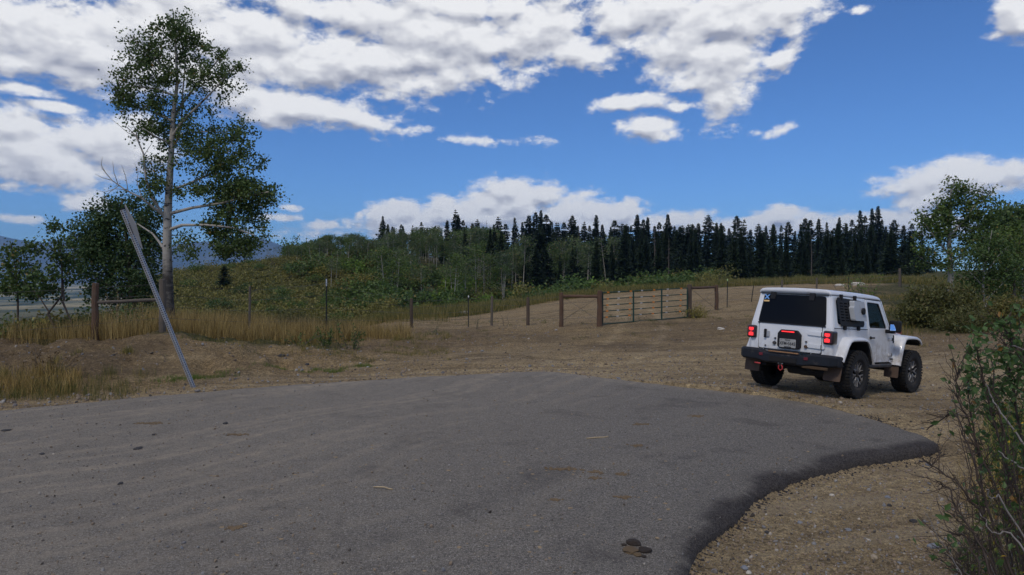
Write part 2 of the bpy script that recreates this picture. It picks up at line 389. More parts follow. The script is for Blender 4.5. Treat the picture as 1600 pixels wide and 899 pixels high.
def ground_material():
    m_, q, b = newmat('ground_soil')
    geo = q.n('ShaderNodeNewGeometry'); P = geo.outputs['Position']
    at_ = q.n('ShaderNodeAttribute', attribute_name='cover')
    s = q.n('ShaderNodeSeparateColor', ins={0: at_.outputs['Color']})
    packed, veg, dark = s.outputs[0], s.outputs[1], s.outputs[2]
    far_ = at_.outputs['Alpha']
    big = q.noise(P, .35, 4, .55); med = q.noise(P, 2.6, 6, .62); fine = q.noise(P, 34, 4, .7); grit = q.noise(P, 140, 2, .7)
    vor = q.n('ShaderNodeTexVoronoi', ins={'Vector': P, 'Scale': 30.0, 'Randomness': 1.0})
    vor2 = q.n('ShaderNodeTexVoronoi', ins={'Vector': P, 'Scale': 85.0, 'Randomness': 1.0})
    soil = q.mix(q.mr(med.outputs[0], .32, .68), (.150, .108, .062, 1), (.285, .215, .130, 1))
    soil = q.mix(q.mr(big.outputs[0], .4, .65), soil, (.245, .188, .115, 1))
    pale = q.mix(q.mr(med.outputs[0], .35, .65), (.27, .21, .135, 1), (.40, .32, .21, 1))
    c_ = q.mix(packed, soil, pale)
    c_ = q.mix(q.m('MULTIPLY', q.mr(fine.outputs[0], .5, .75), .45), c_, (.095, .072, .052, 1))
    # stones: coloured cells
    hs = q.n('ShaderNodeSeparateColor', ins={0: vor2.outputs['Color']})
    stone = q.mix(hs.outputs[1], (.11, .10, .10, 1), (.52, .45, .35, 1))
    isst = q.m('MULTIPLY', q.m('GREATER_THAN', hs.outputs[0], .62), q.m('LESS_THAN', vor2.outputs['Distance'], .42))
    c_ = q.mix(q.m('MULTIPLY', isst, .7), c_, stone)
    hs2 = q.n('ShaderNodeSeparateColor', ins={0: vor.outputs['Color']})
    isd = q.m('MULTIPLY', q.m('GREATER_THAN', hs2.outputs[0], .86), q.m('LESS_THAN', vor.outputs['Distance'], .30))
    c_ = q.mix(q.m('MULTIPLY', isd, .85), c_, q.mix(hs2.outputs[1], (.05, .042, .036, 1), (.34, .31, .28, 1)))
    # dark litter and damp scatter
    lit_ = q.noise(P, 7.0, 7, .72)
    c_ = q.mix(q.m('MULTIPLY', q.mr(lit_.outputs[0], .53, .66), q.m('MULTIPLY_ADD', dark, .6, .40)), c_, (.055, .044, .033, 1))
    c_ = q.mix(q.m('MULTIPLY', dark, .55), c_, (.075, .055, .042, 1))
    mott = q.noise(P, 16, 7, .82); gr2 = q.noise(P, 55, 3, .8)
    kf = q.m('MULTIPLY', q.mr(mott.outputs[0], .35, .65, .42, 1.62), q.mr(gr2.outputs[0], .34, .66, .45, 1.55))
    kv = q.n('ShaderNodeVectorMath', operation='SCALE', ins={0: (1.30, 1.225, 1.02), 'Scale': kf})
    c_ = q.mix(1.0, c_, kv.outputs[0], 'MULTIPLY')
    tm = q.n('ShaderNodeMapping', vector_type='TEXTURE'); q.put(tm.inputs[0], P)
    tm.inputs['Rotation'].default_value = (0, 0, math.radians(14)); tm.inputs['Scale'].default_value = (7, .42, 1)
    trk = q.noise(tm, 1.0, 4, .55, .4)
    c_ = q.mix(q.m('MULTIPLY', q.mr(trk.outputs[0], .50, .62), q.m('MULTIPLY', packed, .5)), c_, (.45, .36, .235, 1))
    c_ = q.mix(q.m('MULTIPLY', q.mr(trk.outputs[0], .48, .38), .38), c_, (.10, .075, .05, 1))
    vn = q.noise(P, .55, 5, .65); vn2 = q.noise(P, 5, 5, .7)
    vegc = q.mix(q.mr(vn.outputs[0], .35, .65), (.050, .060, .020, 1), (.125, .110, .040, 1))
    vegc = q.mix(q.m('MULTIPLY', q.mr(vn2.outputs[0], .4, .7), .7), vegc, (.028, .036, .012, 1))
    vm = q.m('MINIMUM', q.m('MULTIPLY_ADD', veg, 1.8, q.m('MULTIPLY_ADD', vn2.outputs[0], 1.4, -1.15)), 1.0)
    c_ = q.mix(q.m('MAXIMUM', vm, 0.0), c_, vegc)
    # valley floor: fields and scrub
    pv = q.n('ShaderNodeVectorMath', operation='MULTIPLY', ins={0: P, 1: (.0025, .0012, .002)})
    fv = q.n('ShaderNodeTexVoronoi', ins={'Vector': pv, 'Scale': 1.6})
    fh = q.n('ShaderNodeSeparateColor', ins={0: fv.outputs['Color']})
    field = q.mix(fh.outputs[0], (.12, .13, .055, 1), (.50, .40, .22, 1))
    fn = q.noise(pv, 5, 6, .65)
    field = q.mix(q.mr(fn.outputs[0], .44, .54), field, (.035, .055, .030, 1))
    c_ = q.mix(far_, c_, field)
    q.put(b.inputs['Base Color'], c_); b.inputs['Roughness'].default_value = .95
    b.inputs['Specular IOR Level'].default_value = .15
    hgt = q.m('ADD', q.m('MULTIPLY', fine.outputs[0], .5), q.m('MULTIPLY', grit.outputs[0], .2))
    hgt = q.m('ADD', hgt, q.m('MULTIPLY', isst, .35)); hgt = q.m('ADD', hgt, q.m('MULTIPLY', isd, .5))
    hgt = q.m('ADD', hgt, q.m('MULTIPLY', lit_.outputs[0], 2.2))
    hgt = q.m('ADD', hgt, q.m('MULTIPLY', mott.outputs[0], 1.6))
    bp = q.n('ShaderNodeBump', ins={'Strength': 1.0, 'Distance': .035, 'Height': hgt})
    q.put(b.inputs['Normal'], bp)
    return m_
GROUND = ground_material()

def asphalt_material():
    m_, q, b = newmat('worn_asphalt')
    geo = q.n('ShaderNodeNewGeometry'); P = geo.outputs['Position']
    e_ = q.n('ShaderNodeAttribute', attribute_name='edge').outputs['Fac']      # 1 on the crumbled dark rim
    dst = q.n('ShaderNodeAttribute', attribute_name='dust').outputs['Fac']     # tracked-in dust
    big = q.noise(P, .5, 4, .55); med = q.noise(P, 5, 6, .65); fine = q.noise(P, 120, 3, .75)
    vor = q.n('ShaderNodeTexVoronoi', ins={'Vector': P, 'Scale': 95.0})
    h_ = q.n('ShaderNodeSeparateColor', ins={0: vor.outputs['Color']})
    agg = q.mix(h_.outputs[0], (.085, .079, .077, 1), (.36, .335, .315, 1))
    c_ = q.mix(q.mr(vor.outputs['Distance'], .25, .6), agg, (.055, .052, .051, 1))
    c_ = q.mix(q.mr(fine.outputs[0], .3, .7, 0, .55), c_, (.215, .20, .19, 1))
    c_ = q.mix(q.mr(big.outputs[0], .35, .7, 0, .45), c_, (.12, .110, .105, 1))
    sp1 = q.noise(P, 42, 4, .85); sp2 = q.noise(P, 14, 5, .8)
    kf = q.m('MULTIPLY', q.mr(sp1.outputs[0], .36, .64, .45, 1.58), q.mr(sp2.outputs[0], .3, .7, .78, 1.22))
    kv = q.n('ShaderNodeVectorMath', operation='SCALE', ins={0: (1.11, 1.09, .99), 'Scale': kf}); c_ = q.mix(1.0, c_, kv.outputs[0], 'MULTIPLY')
    # dust film and streaks along the road
    rot = q.n('ShaderNodeMapping', vector_type='TEXTURE'); q.put(rot.inputs[0], P)
    rot.inputs['Rotation'].default_value = (0, 0, math.radians(50)); rot.inputs['Scale'].default_value = (10, .45, 1)
    wob = q.noise(P, .25, 2, .5)
    rv = q.n('ShaderNodeVectorMath', operation='MULTIPLY_ADD', ins={0: wob.outputs['Color'], 1: (1.5, 5.0, 0), 2: rot.outputs[0]})
    stk = q.noise(rv, 1.0, 5, .6)
    sf = q.m('MULTIPLY', q.mr(stk.outputs[0], .48, .68), q.m('MULTIPLY_ADD', med.outputs[0], 1.2, -.1))
    sf = q.m('ADD', q.m('MULTIPLY', sf, q.m('MULTIPLY_ADD', dst, .75, .16)), q.m('MULTIPLY', dst, q.mr(med.outputs[0], .3, .8, .1, .55)))
    sf = q.m('MULTIPLY', sf, q.m('SUBTRACT', 1.0, e_))
    c_ = q.mix(q.m('MINIMUM', sf, .85), c_, (.34, .285, .21, 1))
    stn = q.noise(P, 1.1, 5, .6, .5)
    c_ = q.mix(q.m('MULTIPLY', q.mr(stn.outputs[0], .54, .68), q.m('SUBTRACT', .62, q.m('MULTIPLY', dst, .5))), c_, (.062, .055, .050, 1))
    # loose grains
    v3 = q.n('ShaderNodeTexVoronoi', ins={'Vector': P, 'Scale': 28.0}); h3 = q.n('ShaderNodeSeparateColor', ins={0: v3.outputs['Color']})
    gr = q.m('MULTIPLY', q.m('GREATER_THAN', h3.outputs[0], .80), q.m('LESS_THAN', v3.outputs['Distance'], .17))
    c_ = q.mix(gr, c_, q.mix(q.m('GREATER_THAN', h3.outputs[1], .55), (.025, .022, .02, 1), (.33, .26, .18, 1)))
    # dark edge and damp darker patch
    en = q.mr(q.m('ADD', e_, q.m('MULTIPLY_ADD', sp2.outputs[0], 1.3, q.m('MULTIPLY_ADD', sp1.outputs[0], 1.8, -1.55))), .22, .95)
    c_ = q.mix(q.m('MINIMUM', en, .93), c_, q.mix(h_.outputs[1], (.012, .010, .010, 1), (.075, .066, .062, 1)))
    q.put(b.inputs['Base Color'], c_)
    q.put(b.inputs['Roughness'], .9); b.inputs['Specular IOR Level'].default_value = .2
    hh = q.m('ADD', q.m('MULTIPLY', vor.outputs['Distance'], -.8), q.m('MULTIPLY', fine.outputs[0], .5))
    hh = q.m('ADD', hh, q.m('MULTIPLY', med.outputs[0], .6))
    bp = q.n('ShaderNodeBump', ins={'Strength': .8, 'Distance': .009, 'Height': hh}); q.put(b.inputs['Normal'], bp)
    return m_
ASPH = asphalt_material()

# ------------------------------------------------------------------ ground sheet
def build_ground():
    a1 = np.linspace(-46, 46, 470); side = np.linspace(46, 314, 60)[1:-1]
    azs = np.radians(np.concatenate([a1, side])); NA = len(azs)
    rs = np.concatenate([[.0, .6, 1.4, 2.2], np.exp(np.linspace(math.log(3.0), math.log(60), 330)), np.exp(np.linspace(math.log(60), math.log(7900), 130))[1:]])
    A, Rr = np.meshgrid(azs, rs)
    x = Rr*np.sin(A); y = Rr*np.cos(A)
    sd = np.full(x.shape, 50.0); mk = Rr < 45; sd[mk] = road_sd(x[mk], y[mk])
    z = height(x, y, sd)
    V = np.stack([x, y, z], -1).reshape(-1, 3)
    nr = len(rs); i = np.arange(nr-1)[:,None]*NA; j = np.arange(NA)[None]; jn = (j+1) % NA
    Fq = np.stack([i+j, i+jn, i+NA+jn, i+NA+j], -1).reshape(-1, 4)[:, ::-1]
    me = npmesh('ground', V, [Fq], GROUND, True)
    d = np.maximum(y, .35*Rr); c = 800+F*x/np.maximum(d, .5)
    n1_ = fbm(x*.35, y*.35, 4, 21)
    packed = sstep(24, 15, d)*sstep(-4, 1, x)*.75 + sstep(1.3, .1, sd)*.6 + sstep(12, 9, y)*sstep(0, 1, x)*.35
    packed = np.maximum(packed, .85*sstep(20.5, 16.5, d+n1_*4)*sstep(.15, .8, sd)*sstep(-3.5, 1, x)*sstep(11, 13, d))
    # dirt track rising behind the fence
    trk_hi = np.interp(c, [560, 700, 877, 1000, 1200, 1400], [31, 34, 42.5, 44, 47, 50]); trk_lo = np.interp(c, [560, 700, 877, 1000, 1200, 1400], [30, 27.5, 27, 27, 28, 34])
    trk = sstep(-1.2, 1.0, trk_hi-d+n1_*4)*sstep(-.8, .8, d-trk_lo)*sstep(560, 600, c)
    packed = np.maximum(packed, trk*.30)
    rt = ruts(x, y); packed = np.clip(packed*.8+rt*(.35+.5*vnoise(x*1.7, y*1.7, 5)), 0, 1)
    veg = np.zeros_like(x)
    veg = np.maximum(veg, sstep(0, 1.5, d-trk_hi+n1_*3)*(c > 560)*sstep(26, 30, d)*.9)
    veg = np.maximum(veg, sstep(17.0, 18.5, d+n1_*2)*sstep(620, 480, c)*.75)
    veg = np.maximum(veg, sstep(48, 58, d))
    veg = np.maximum(veg, sstep(1290, 1400, c+n1_*200)*sstep(22, 27, d+n1_*9)*.75)
    dark0 = np.exp(-((x-3)/5.0)**2-((y-22)/3.2)**2)*sstep(-.05, .12, n1_)
    veg = np.maximum(veg, sstep(.25, .0, np.abs(n1_-.12))*sstep(20, 23, d)*.18)
    dark = sstep(420, 60, c+n1_*500)*sstep(12.6, 13.6, d)*sstep(30, 22, d)*.95
    dark = np.maximum(dark, sstep(1150, 1500, c+n1_*500)*sstep(17, 19, d)*sstep(40, 24, d)*.55)
    dark = np.maximum(dark, dark0*.9)
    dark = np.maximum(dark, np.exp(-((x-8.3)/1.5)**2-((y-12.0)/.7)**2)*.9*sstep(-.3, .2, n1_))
    dark = np.maximum(dark, sstep(.06, .2, n1_)*sstep(15, 18, d)*sstep(30, 26, d)*.6)
    dark = np.maximum(dark, sstep(5.2, 6.6, x)*sstep(9, 6, y)*.5)
    far = sstep(600, 1800, Rr)
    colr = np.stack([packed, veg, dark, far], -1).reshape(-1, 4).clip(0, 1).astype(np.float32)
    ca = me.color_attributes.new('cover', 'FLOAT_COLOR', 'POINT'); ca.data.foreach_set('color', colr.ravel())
    o = link('ground', me); tag(o, kind='structure')
build_ground()

# ------------------------------------------------------------------ asphalt slab
def build_road():
    n = len(RD)
    def ring(off): return RD - _rn*off
    # interior points
    pts = []
    rng = np.random.default_rng(5)
    for gx0, gx1, gy0, gy1, st_ in ((-10, 6.5, 3, 16, .22), (-62, 3, -42, 16, 2.0)):
        X, Y = np.meshgrid(np.arange(gx0, gx1, st_), np.arange(gy0, gy1, st_)); X = X.ravel(); Y = Y.ravel()
        sdd = road_sd(X, Y); k = sdd < -.62
        if st_ > 1: k &= ~((X > -10.5) & (X < 7) & (Y > 2.5) & (Y < 16.5))
        pts.append(np.stack([X[k], Y[k]], 1))
    rings = [(0.0, 'B'), (.02, 0), (.06, 0), (.14, 0), (.28, 0), (.5, 0)]
    near = np.hypot(RD[:,0], RD[:,1]) < 22
    low = sstep(10.8, 9.2, RD[:,1])*sstep(-.3, 2.2, RD[:,0])     # exposed thick edge
    V = []; 
    for off, kind in rings:
        p = ring(off)
        if kind == 'B': z = -.16 + 0*p[:,0]
        else:
            drop = {0.02: .085, .06: .055, .14: .022, .28: .006, .5: 0.0}[off]
            z = .004-drop*(.12+.88*low) + fbm(p[:,0]*9, p[:,1]*9, 3, 4)*.022*(off < .4)
        V.append(np.stack([p[:,0], p[:,1], z], 1))
    VV = np.concatenate(V); faces = []
    j = np.arange(n); jn = (j+1) % n
    for k in range(len(rings)-1):
        faces.append(np.stack([k*n+j, k*n+jn, (k+1)*n+jn, (k+1)*n+j], 1))
    # fill
    inner = V[-1]; P2 = [Vector((a, b)) for a, b in inner[:, :2]] + [Vector(p) for p in np.concatenate(pts)]
    ni = len(inner); ed = [(a, (a+1) % ni) for a in range(ni)]
    vo, eo, fo_, *_ = delaunay_2d_cdt(P2, ed, [], 1, 1e-5)
    vo = np.array([tuple(v) for v in vo]); tri = np.array([f for f in fo_ if len(f) == 3])
    zc = .0045+fbm(vo[:,0]*.5, vo[:,1]*.5, 3, 8)*.02*0
    b0 = len(VV); VV = np.concatenate([VV, np.stack([vo[:,0], vo[:,1], zc], 1)])
    me = npmesh('road', VV, faces+[tri+b0], ASPH, True)
    sdd = road_sd(VV[:,0], VV[:,1]); lw = sstep(11.2, 9.0, VV[:,1])*sstep(-.5, 2.0, VV[:,0])
    nz = fbm(VV[:,0]*1.6, VV[:,1]*1.6, 4, 31)
    wd = .30+.24*sstep(8, 4.5, VV[:,1])
    edge = .9*sstep(-.19, -.07, sdd+nz*.22)*lw + .26*sstep(-wd*1.0, -wd*.25, sdd+nz*.5)*lw*(sdd+nz*.22 < -.07) + .16*sstep(-1.5, -.2, sdd+nz)*lw
    dust = sstep(4.5, -3.0, VV[:,0]+ (VV[:,1]-10)*-.5)*.8 + .9*sstep(-.6, -.05, sdd)*(1-lw)
    for nm, arr in (('edge', edge), ('dust', dust)):
        a_ = me.attributes.new(nm, 'FLOAT', 'POINT'); a_.data.foreach_set('value', np.clip(arr, 0, 1).astype(np.float32))
    tag(link('road', me), kind='structure')
build_road()

# ------------------------------------------------------------------ far mountains
def build_mountains():
    m_, q, b = newmat('mountain_rock')
    geo = q.n('ShaderNodeNewGeometry'); n_ = q.noise(geo.outputs['Position'], .0035, 6, .6)
    q.put(b.inputs['Base Color'], q.mix(q.mr(n_.outputs[0], .4, .62), (.040, .055, .070, 1), (.10, .105, .11, 1)))
    b.inputs['Roughness'].default_value = 1.0
    cs = np.linspace(-1500, 1300, 420); 
    crest = np.interp(cs, [-1500, -900, -500, -200, -40, 0, 30, 70, 100, 140, 200, 260, 320, 370, 400, 430, 470, 600, 800, 1300],
                      [395, 380, 392, 384, 372, 371, 377, 383, 372, 366, 374, 382, 380, 376, 372, 380, 394, 404, 412, 425])
    crest = crest + fbm(cs*.03, cs*0, 4, 3)*9
    dd = np.linspace(0, 1, 46)
    V = []
    for t in dd:
        d = 5000+t*1900
        
        k = np.sin(np.clip(t*1.0, 0, 1)*math.pi*.5)
        rdg = np.abs(fbm(cs*.022+t*2, cs*0+t*6, 5, 11))*2
        zc = (HY-crest)*6900/F+H
        z = -70+(zc+70)*(k**1.25)*(1-.42*rdg*(1-t)*2.0*(.3+t)).clip(.3, 1)
        V.append(np.stack([(cs-800)/F*d, np.full_like(cs, d), z], 1))
    for t in (.5, 1): V.append(np.stack([(cs-800)/F*(6900+t*900), np.full_like(cs, 6900+t*900), V[45][:,2]*(1-t)-90*t], 1))
    n = len(cs); m = len(V); i = np.arange(m-1)[:,None]*n; j = np.arange(n-1)[None]
    fq = np.stack([i+j, i+j+1, i+n+j+1, i+n+j], -1).reshape(-1, 4)
    tag(link('mountain_range', npmesh('mountain_range', np.concatenate(V), [fq], m_, True)), kind='structure')
build_mountains()

# ------------------------------------------------------------------ loose stones
def ico():
    bm = bmesh.new(); bmesh.ops.create_icosphere(bm, subdivisions=1, radius=1)
    V = np.array([v.co[:] for v in bm.verts]); Fc = np.array([[v.index for v in f.verts] for f in bm.faces]); bm.free(); return V, Fc
IV, IF = ico()
def rot_rand(rng, n):
    q = rng.normal(size=(n, 4)); q /= np.linalg.norm(q, axis=1)[:,None]; a, b, c, d = q.T
    return np.stack([np.stack([a*a+b*b-c*c-d*d, 2*(b*c-a*d), 2*(b*d+a*c)], -1), np.stack([2*(b*c+a*d), a*a-b*b+c*c-d*d, 2*(c*d-a*b)], -1),
                     np.stack([2*(b*d-a*c), 2*(c*d+a*b), a*a-b*b-c*c+d*d], -1)], 1)
PEB = []
def pebmat():
    m_, q, b = newmat('loose_stone')
    geo = q.n('ShaderNodeNewGeometry'); r = geo.outputs['Random Per Island']
    cr = q.n('ShaderNodeValToRGB', ins={0: r}); e = cr.color_ramp
    e.elements[0].position = 0; e.elements[0].color = (.035, .030, .027, 1); e.elements[1].position = 1; e.elements[1].color = (.46, .40, .32, 1)
    for p_, c_ in ((.05, (.06, .05, .04, 1)), (.12, (.20, .15, .10, 1)), (.62, (.27, .205, .14, 1)), (.82, (.17, .18, .20, 1)), (.92, (.30, .29, .27, 1))):
        x_ = e.elements.new(p_); x_.color = c_
    n_ = q.noise(geo.outputs['Position'], 60, 3, .6)
    q.put(b.inputs['Base Color'], q.mix(q.mr(n_.outputs[0], .3, .7, 0, .35), cr.outputs[0], (.12, .095, .07, 1)))
    b.inputs['Roughness'].default_value = .85; return m_
PEBM = pebmat()
def pebbles(name, rng, X, Y, S, sink=.25, zfun=None):
    n = len(X); Z = (height(X, Y) if zfun is None else zfun(X, Y))
    Rm = rot_rand(rng, n); base = IV[None]*(1+rng.uniform(-.28, .28, (n, 12, 1)))*np.stack([S*rng.uniform(.7, 1.3, n), S*rng.uniform(.7, 1.2, n), S*rng.uniform(.45, .9, n)], -1)[:,None]
    V = np.einsum('nij,nvj->nvi', Rm, base) + np.stack([X, Y, Z+S*(.5-sink)], -1)[:,None]
    Fc = IF[None]+np.arange(n)[:,None,None]*12
    return npmesh(name, V.reshape(-1, 3), [Fc.reshape(-1, 3)], PEBM)
def scatter_pebbles():
    rng = np.random.default_rng(11)
    # near gravel apron
    n = 30000; d = 4.2+rng.power(1.0, n)*12; c = rng.uniform(880, 1750, n)
    d = np.exp(rng.uniform(math.log(4.3), math.log(15), n))
    X = (c-800)/F*d; Y = d; sd = road_sd(X, Y); k = sd > .03; X, Y = X[k], Y[k]
    S = .0035+.006*rng.power(.35, len(X))[::1]*0 + rng.exponential(.0032, len(X)); S = np.clip(S, .003, .02)
    big = rng.random(len(X)) < .010; S[big] = rng.uniform(.015, .028, big.sum())
    tag(link('gravel', pebbles('gravel', rng, X, Y, S)), 'loose pale and grey gravel strewn over the sandy apron beside the road end', 'gravel', kind='stuff')
    # shoulder and bank stones on the left and middle
    n = 34000; d = np.exp(rng.uniform(math.log(11), math.log(31), n)); c = rng.uniform(-150, 1750, n)
    X = (c-800)/F*d; Y = d; sd = road_sd(X, Y); cl = fbm(X*.6, Y*.6, 3, 17); k = (sd > .02) & (rng.random(n) < .35+cl*1.6+ (sd < 1.0)*.5); X, Y = X[k], Y[k]
    S = np.clip(.007+rng.exponential(.0075, len(X)), 0, .045)
    tag(link('gravel', pebbles('gravel', rng, X, Y, S)), 'small stones and clods scattered over the bare dirt bank and shoulder', 'gravel', kind='stuff')
    # grit on the asphalt
    n = 9000; d = np.exp(rng.uniform(math.log(4.4), math.log(15), n)); c = rng.uniform(-60, 1400, n)
    X = (c-800)/F*d; Y = d; sd = road_sd(X, Y); k = (sd < -.05) & (rng.random(n) < .45+ .5*(c < 500)); X, Y = X[k], Y[k]
    S = np.clip(.0025+rng.exponential(.0028, len(X)), 0, .014)
    big = rng.random(len(X)) < .03; S[big] = rng.uniform(.008, .019, big.sum())
    tag(link('gravel', pebbles('gravel', rng, X, Y, S, .1, lambda a, b_: np.full(a.shape, .005))), 'grit and small dark stones spread over the grey asphalt', 'gravel', kind='stuff')
    n = 900; d = np.exp(rng.uniform(math.log(4.6), math.log(14), n)); c = rng.uniform(300, 1380, n); X = (c-800)/F*d; Y = d; cl_ = fbm(X*1.1, Y*1.1, 3, 71); k = (road_sd(X, Y) < -.25) & (rng.random(n) < .30+cl_*2.2); X, Y = X[k], Y[k]
    S = rng.uniform(.006, .022, len(X)); Rm = IV[None]*(1+rng.uniform(-.3, .3, (len(X), 12, 1)))*np.stack([S*1.3, S, S*.22], -1)[:,None]; aa = rng.random(len(X))*6.28; ca, sa = np.cos(aa)[:,None], np.sin(aa)[:,None]
    V = np.stack([Rm[...,0]*ca-Rm[...,1]*sa+X[:,None], Rm[...,0]*sa+Rm[...,1]*ca+Y[:,None], Rm[...,2]+.006], -1)
    me = npmesh('mud_fleck', V.reshape(-1, 3), [(IF[None]+np.arange(len(X))[:,None,None]*12).reshape(-1, 3)], simple('tan_fleck', (.27, .20, .12), .95, 0, .45, 30))
    tag(link('mud_fleck', me), 'thin tan flecks of dried mud sprinkled over the middle of the asphalt', 'mud', kind='stuff')
    # crumbs along the exposed rim
    k = np.where((RD[:,1] < 10.5) & (RD[:,1] > 4) & (RD[:,0] > .5))[0]; idx = rng.choice(k, 3200); off = rng.exponential(.06, 3200)-.06
    X = RD[idx,0]+_rn[idx,0]*off; Y = RD[idx,1]+_rn[idx,1]*off; sd = road_sd(X, Y); kk = sd > -.2; X, Y = X[kk], Y[kk]+0*X[kk]
    me = pebbles('asphalt_crumb', rng, X, Y, np.clip(.003+rng.exponential(.004, len(X)), 0, .018)); me.materials[0] = simple('crumb', (.035, .031, .030), .9)
    tag(link('asphalt_crumb', me), 'black broken crumbs of asphalt along the raised road edge', 'asphalt crumbs', kind='stuff')
scatter_pebbles()

# ------------------------------------------------------------------ air between here and the mountains
def build_haze():
    m_ = bpy.data.materials.new('haze_air'); m_.use_nodes = True; t = m_.node_tree; t.nodes.clear()
    o = t.nodes.new('ShaderNodeOutputMaterial'); v = t.nodes.new('ShaderNodeVolumePrincipled'); v.inputs['Color'].default_value = (.32, .60, 1.0, 1); v.inputs['Density'].default_value = HAZE
    t.links.new(v.outputs[0], o.inputs['Volume'])
    bm = bmesh.new(); bmesh.ops.create_cube(bm, size=1, matrix=Matrix.Translation((0, 0, 225)) @ Matrix.Diagonal((16400, 16400, 640, 1)))
    me = bpy.data.meshes.new('haze'); bm.to_mesh(me); bm.free(); me.materials.append(m_); o_ = link('haze', me); tag(o_, 'blue summer haze lying over the valley and the far mountains', 'haze', kind='stuff')
HAZE = 1.1e-4
build_haze()

# ------------------------------------------------------------------ plants
class Soup:
    """collects vertices and faces of many pieces into one mesh"""
    def __init__(s): s.V = []; s.T = []; s.Q = []; s.n = 0
    def add(s, V, T=None, Q=None):
        V = np.asarray(V, float).reshape(-1, 3)
        if T is not None and len(T): s.T.append(np.asarray(T).reshape(-1, 3)+s.n)
        if Q is not None and len(Q): s.Q.append(np.asarray(Q).reshape(-1, 4)+s.n)
        s.V.append(V); s.n += len(V)
    def mesh(s, name, mat, smooth=False):
        f = []
        if s.T: f.append(np.concatenate(s.T))
        if s.Q: f.append(np.concatenate(s.Q))
        return npmesh(name, np.concatenate(s.V), f, mat, smooth)
    def tube(s, P, R, k=6):
        P = np.asarray(P, float); R = np.asarray(R, float)*np.ones(len(P)); n = len(P)
        T = np.gradient(P, axis=0); T /= np.linalg.norm(T, axis=1)[:,None]+1e-9
        ref = np.array([0.31, .95, 0.05]) if abs(T[0][2]) > .6 else np.array([0, 0, 1.])
        A = np.cross(T, ref); A /= np.linalg.norm(A, axis=1)[:,None]+1e-9; B = np.cross(T, A)
        th = np.arange(k)*2*math.pi/k
        V = P[:,None]+R[:,None,None]*(np.cos(th)[None,:,None]*A[:,None]+np.sin(th)[None,:,None]*B[:,None])
        i = np.arange(n-1)[:,None]*k; j = np.arange(k)[None]; jn = (j+1) % k
        Q = np.stack([i+j, i+jn, i+k+jn, i+k+j], -1).reshape(-1, 4)
        s.add(V, Q=Q)
    def leaves(s, rng, P, size, asp=.8, hang=0.0, tris=False):
        """a folded diamond leaf at every point"""
        P = np.asarray(P); n = len(P); sz = size*rng.uniform(.65, 1.25, n)
        a = rng.normal(size=(n, 3)); a[:,2] -= hang; a /= np.linalg.norm(a, axis=1)[:,None]
        b = np.cross(a, rng.normal(size=(n, 3))); b /= np.linalg.norm(b, axis=1)[:,None]+1e-9
        nn_ = np.cross(a, b); L = sz[:,None]; Wd = (sz*asp*.5)[:,None]
        v0 = P; v1 = P+a*L*.45+b*Wd+nn_*Wd*.3; v2 = P+a*L; v3 = P+a*L*.45-b*Wd+nn_*Wd*.3
        if tris:
            V = np.stack([v0, v1+a*L*.3, v3+a*L*.3], 1).reshape(-1, 3); s.add(V, T=np.arange(n*3).reshape(-1, 3))
        else:
            V = np.stack([v0, v1, v2, v3], 1).reshape(-1, 3); i = np.arange(n)[:,None]*4
            s.add(V, T=np.concatenate([i+[[0, 1, 2]], i+[[0, 2, 3]]], 1).reshape(-1, 3))

def curve(a, b, sag=0.0, wob=0.0, n=6, rng=None):
    a = np.array(a, float); b = np.array(b, float); t = np.linspace(0, 1, n)[:,None]
    P = a+(b-a)*t; P[:,2] += (sag*4*t*(1-t))[:,0]
    if wob and rng is not None:
        w_ = rng.normal(size=(n, 3))*wob; w_[0] = 0; w_[-1] = 0; P += w_
    return P
def in_blobs(rng, blobs, n, shell=.0):
    """points spread through a set of ellipsoids ((x,y,z),(rx,ry,rz))"""
    vol = np.array([np.prod(b[1]) for b in blobs])**.8; idx = rng.choice(len(blobs), n, p=vol/vol.sum())
    c_ = np.array([b[0] for b in blobs])[idx]; r_ = np.array([b[1] for b in blobs])[idx]
    u = rng.normal(size=(n, 3)); u /= np.linalg.norm(u, axis=1)[:,None]; k = rng.random(n)**(1/3.)
    k = shell+(1-shell)*k
    return c_+u*k[:,None]*r_

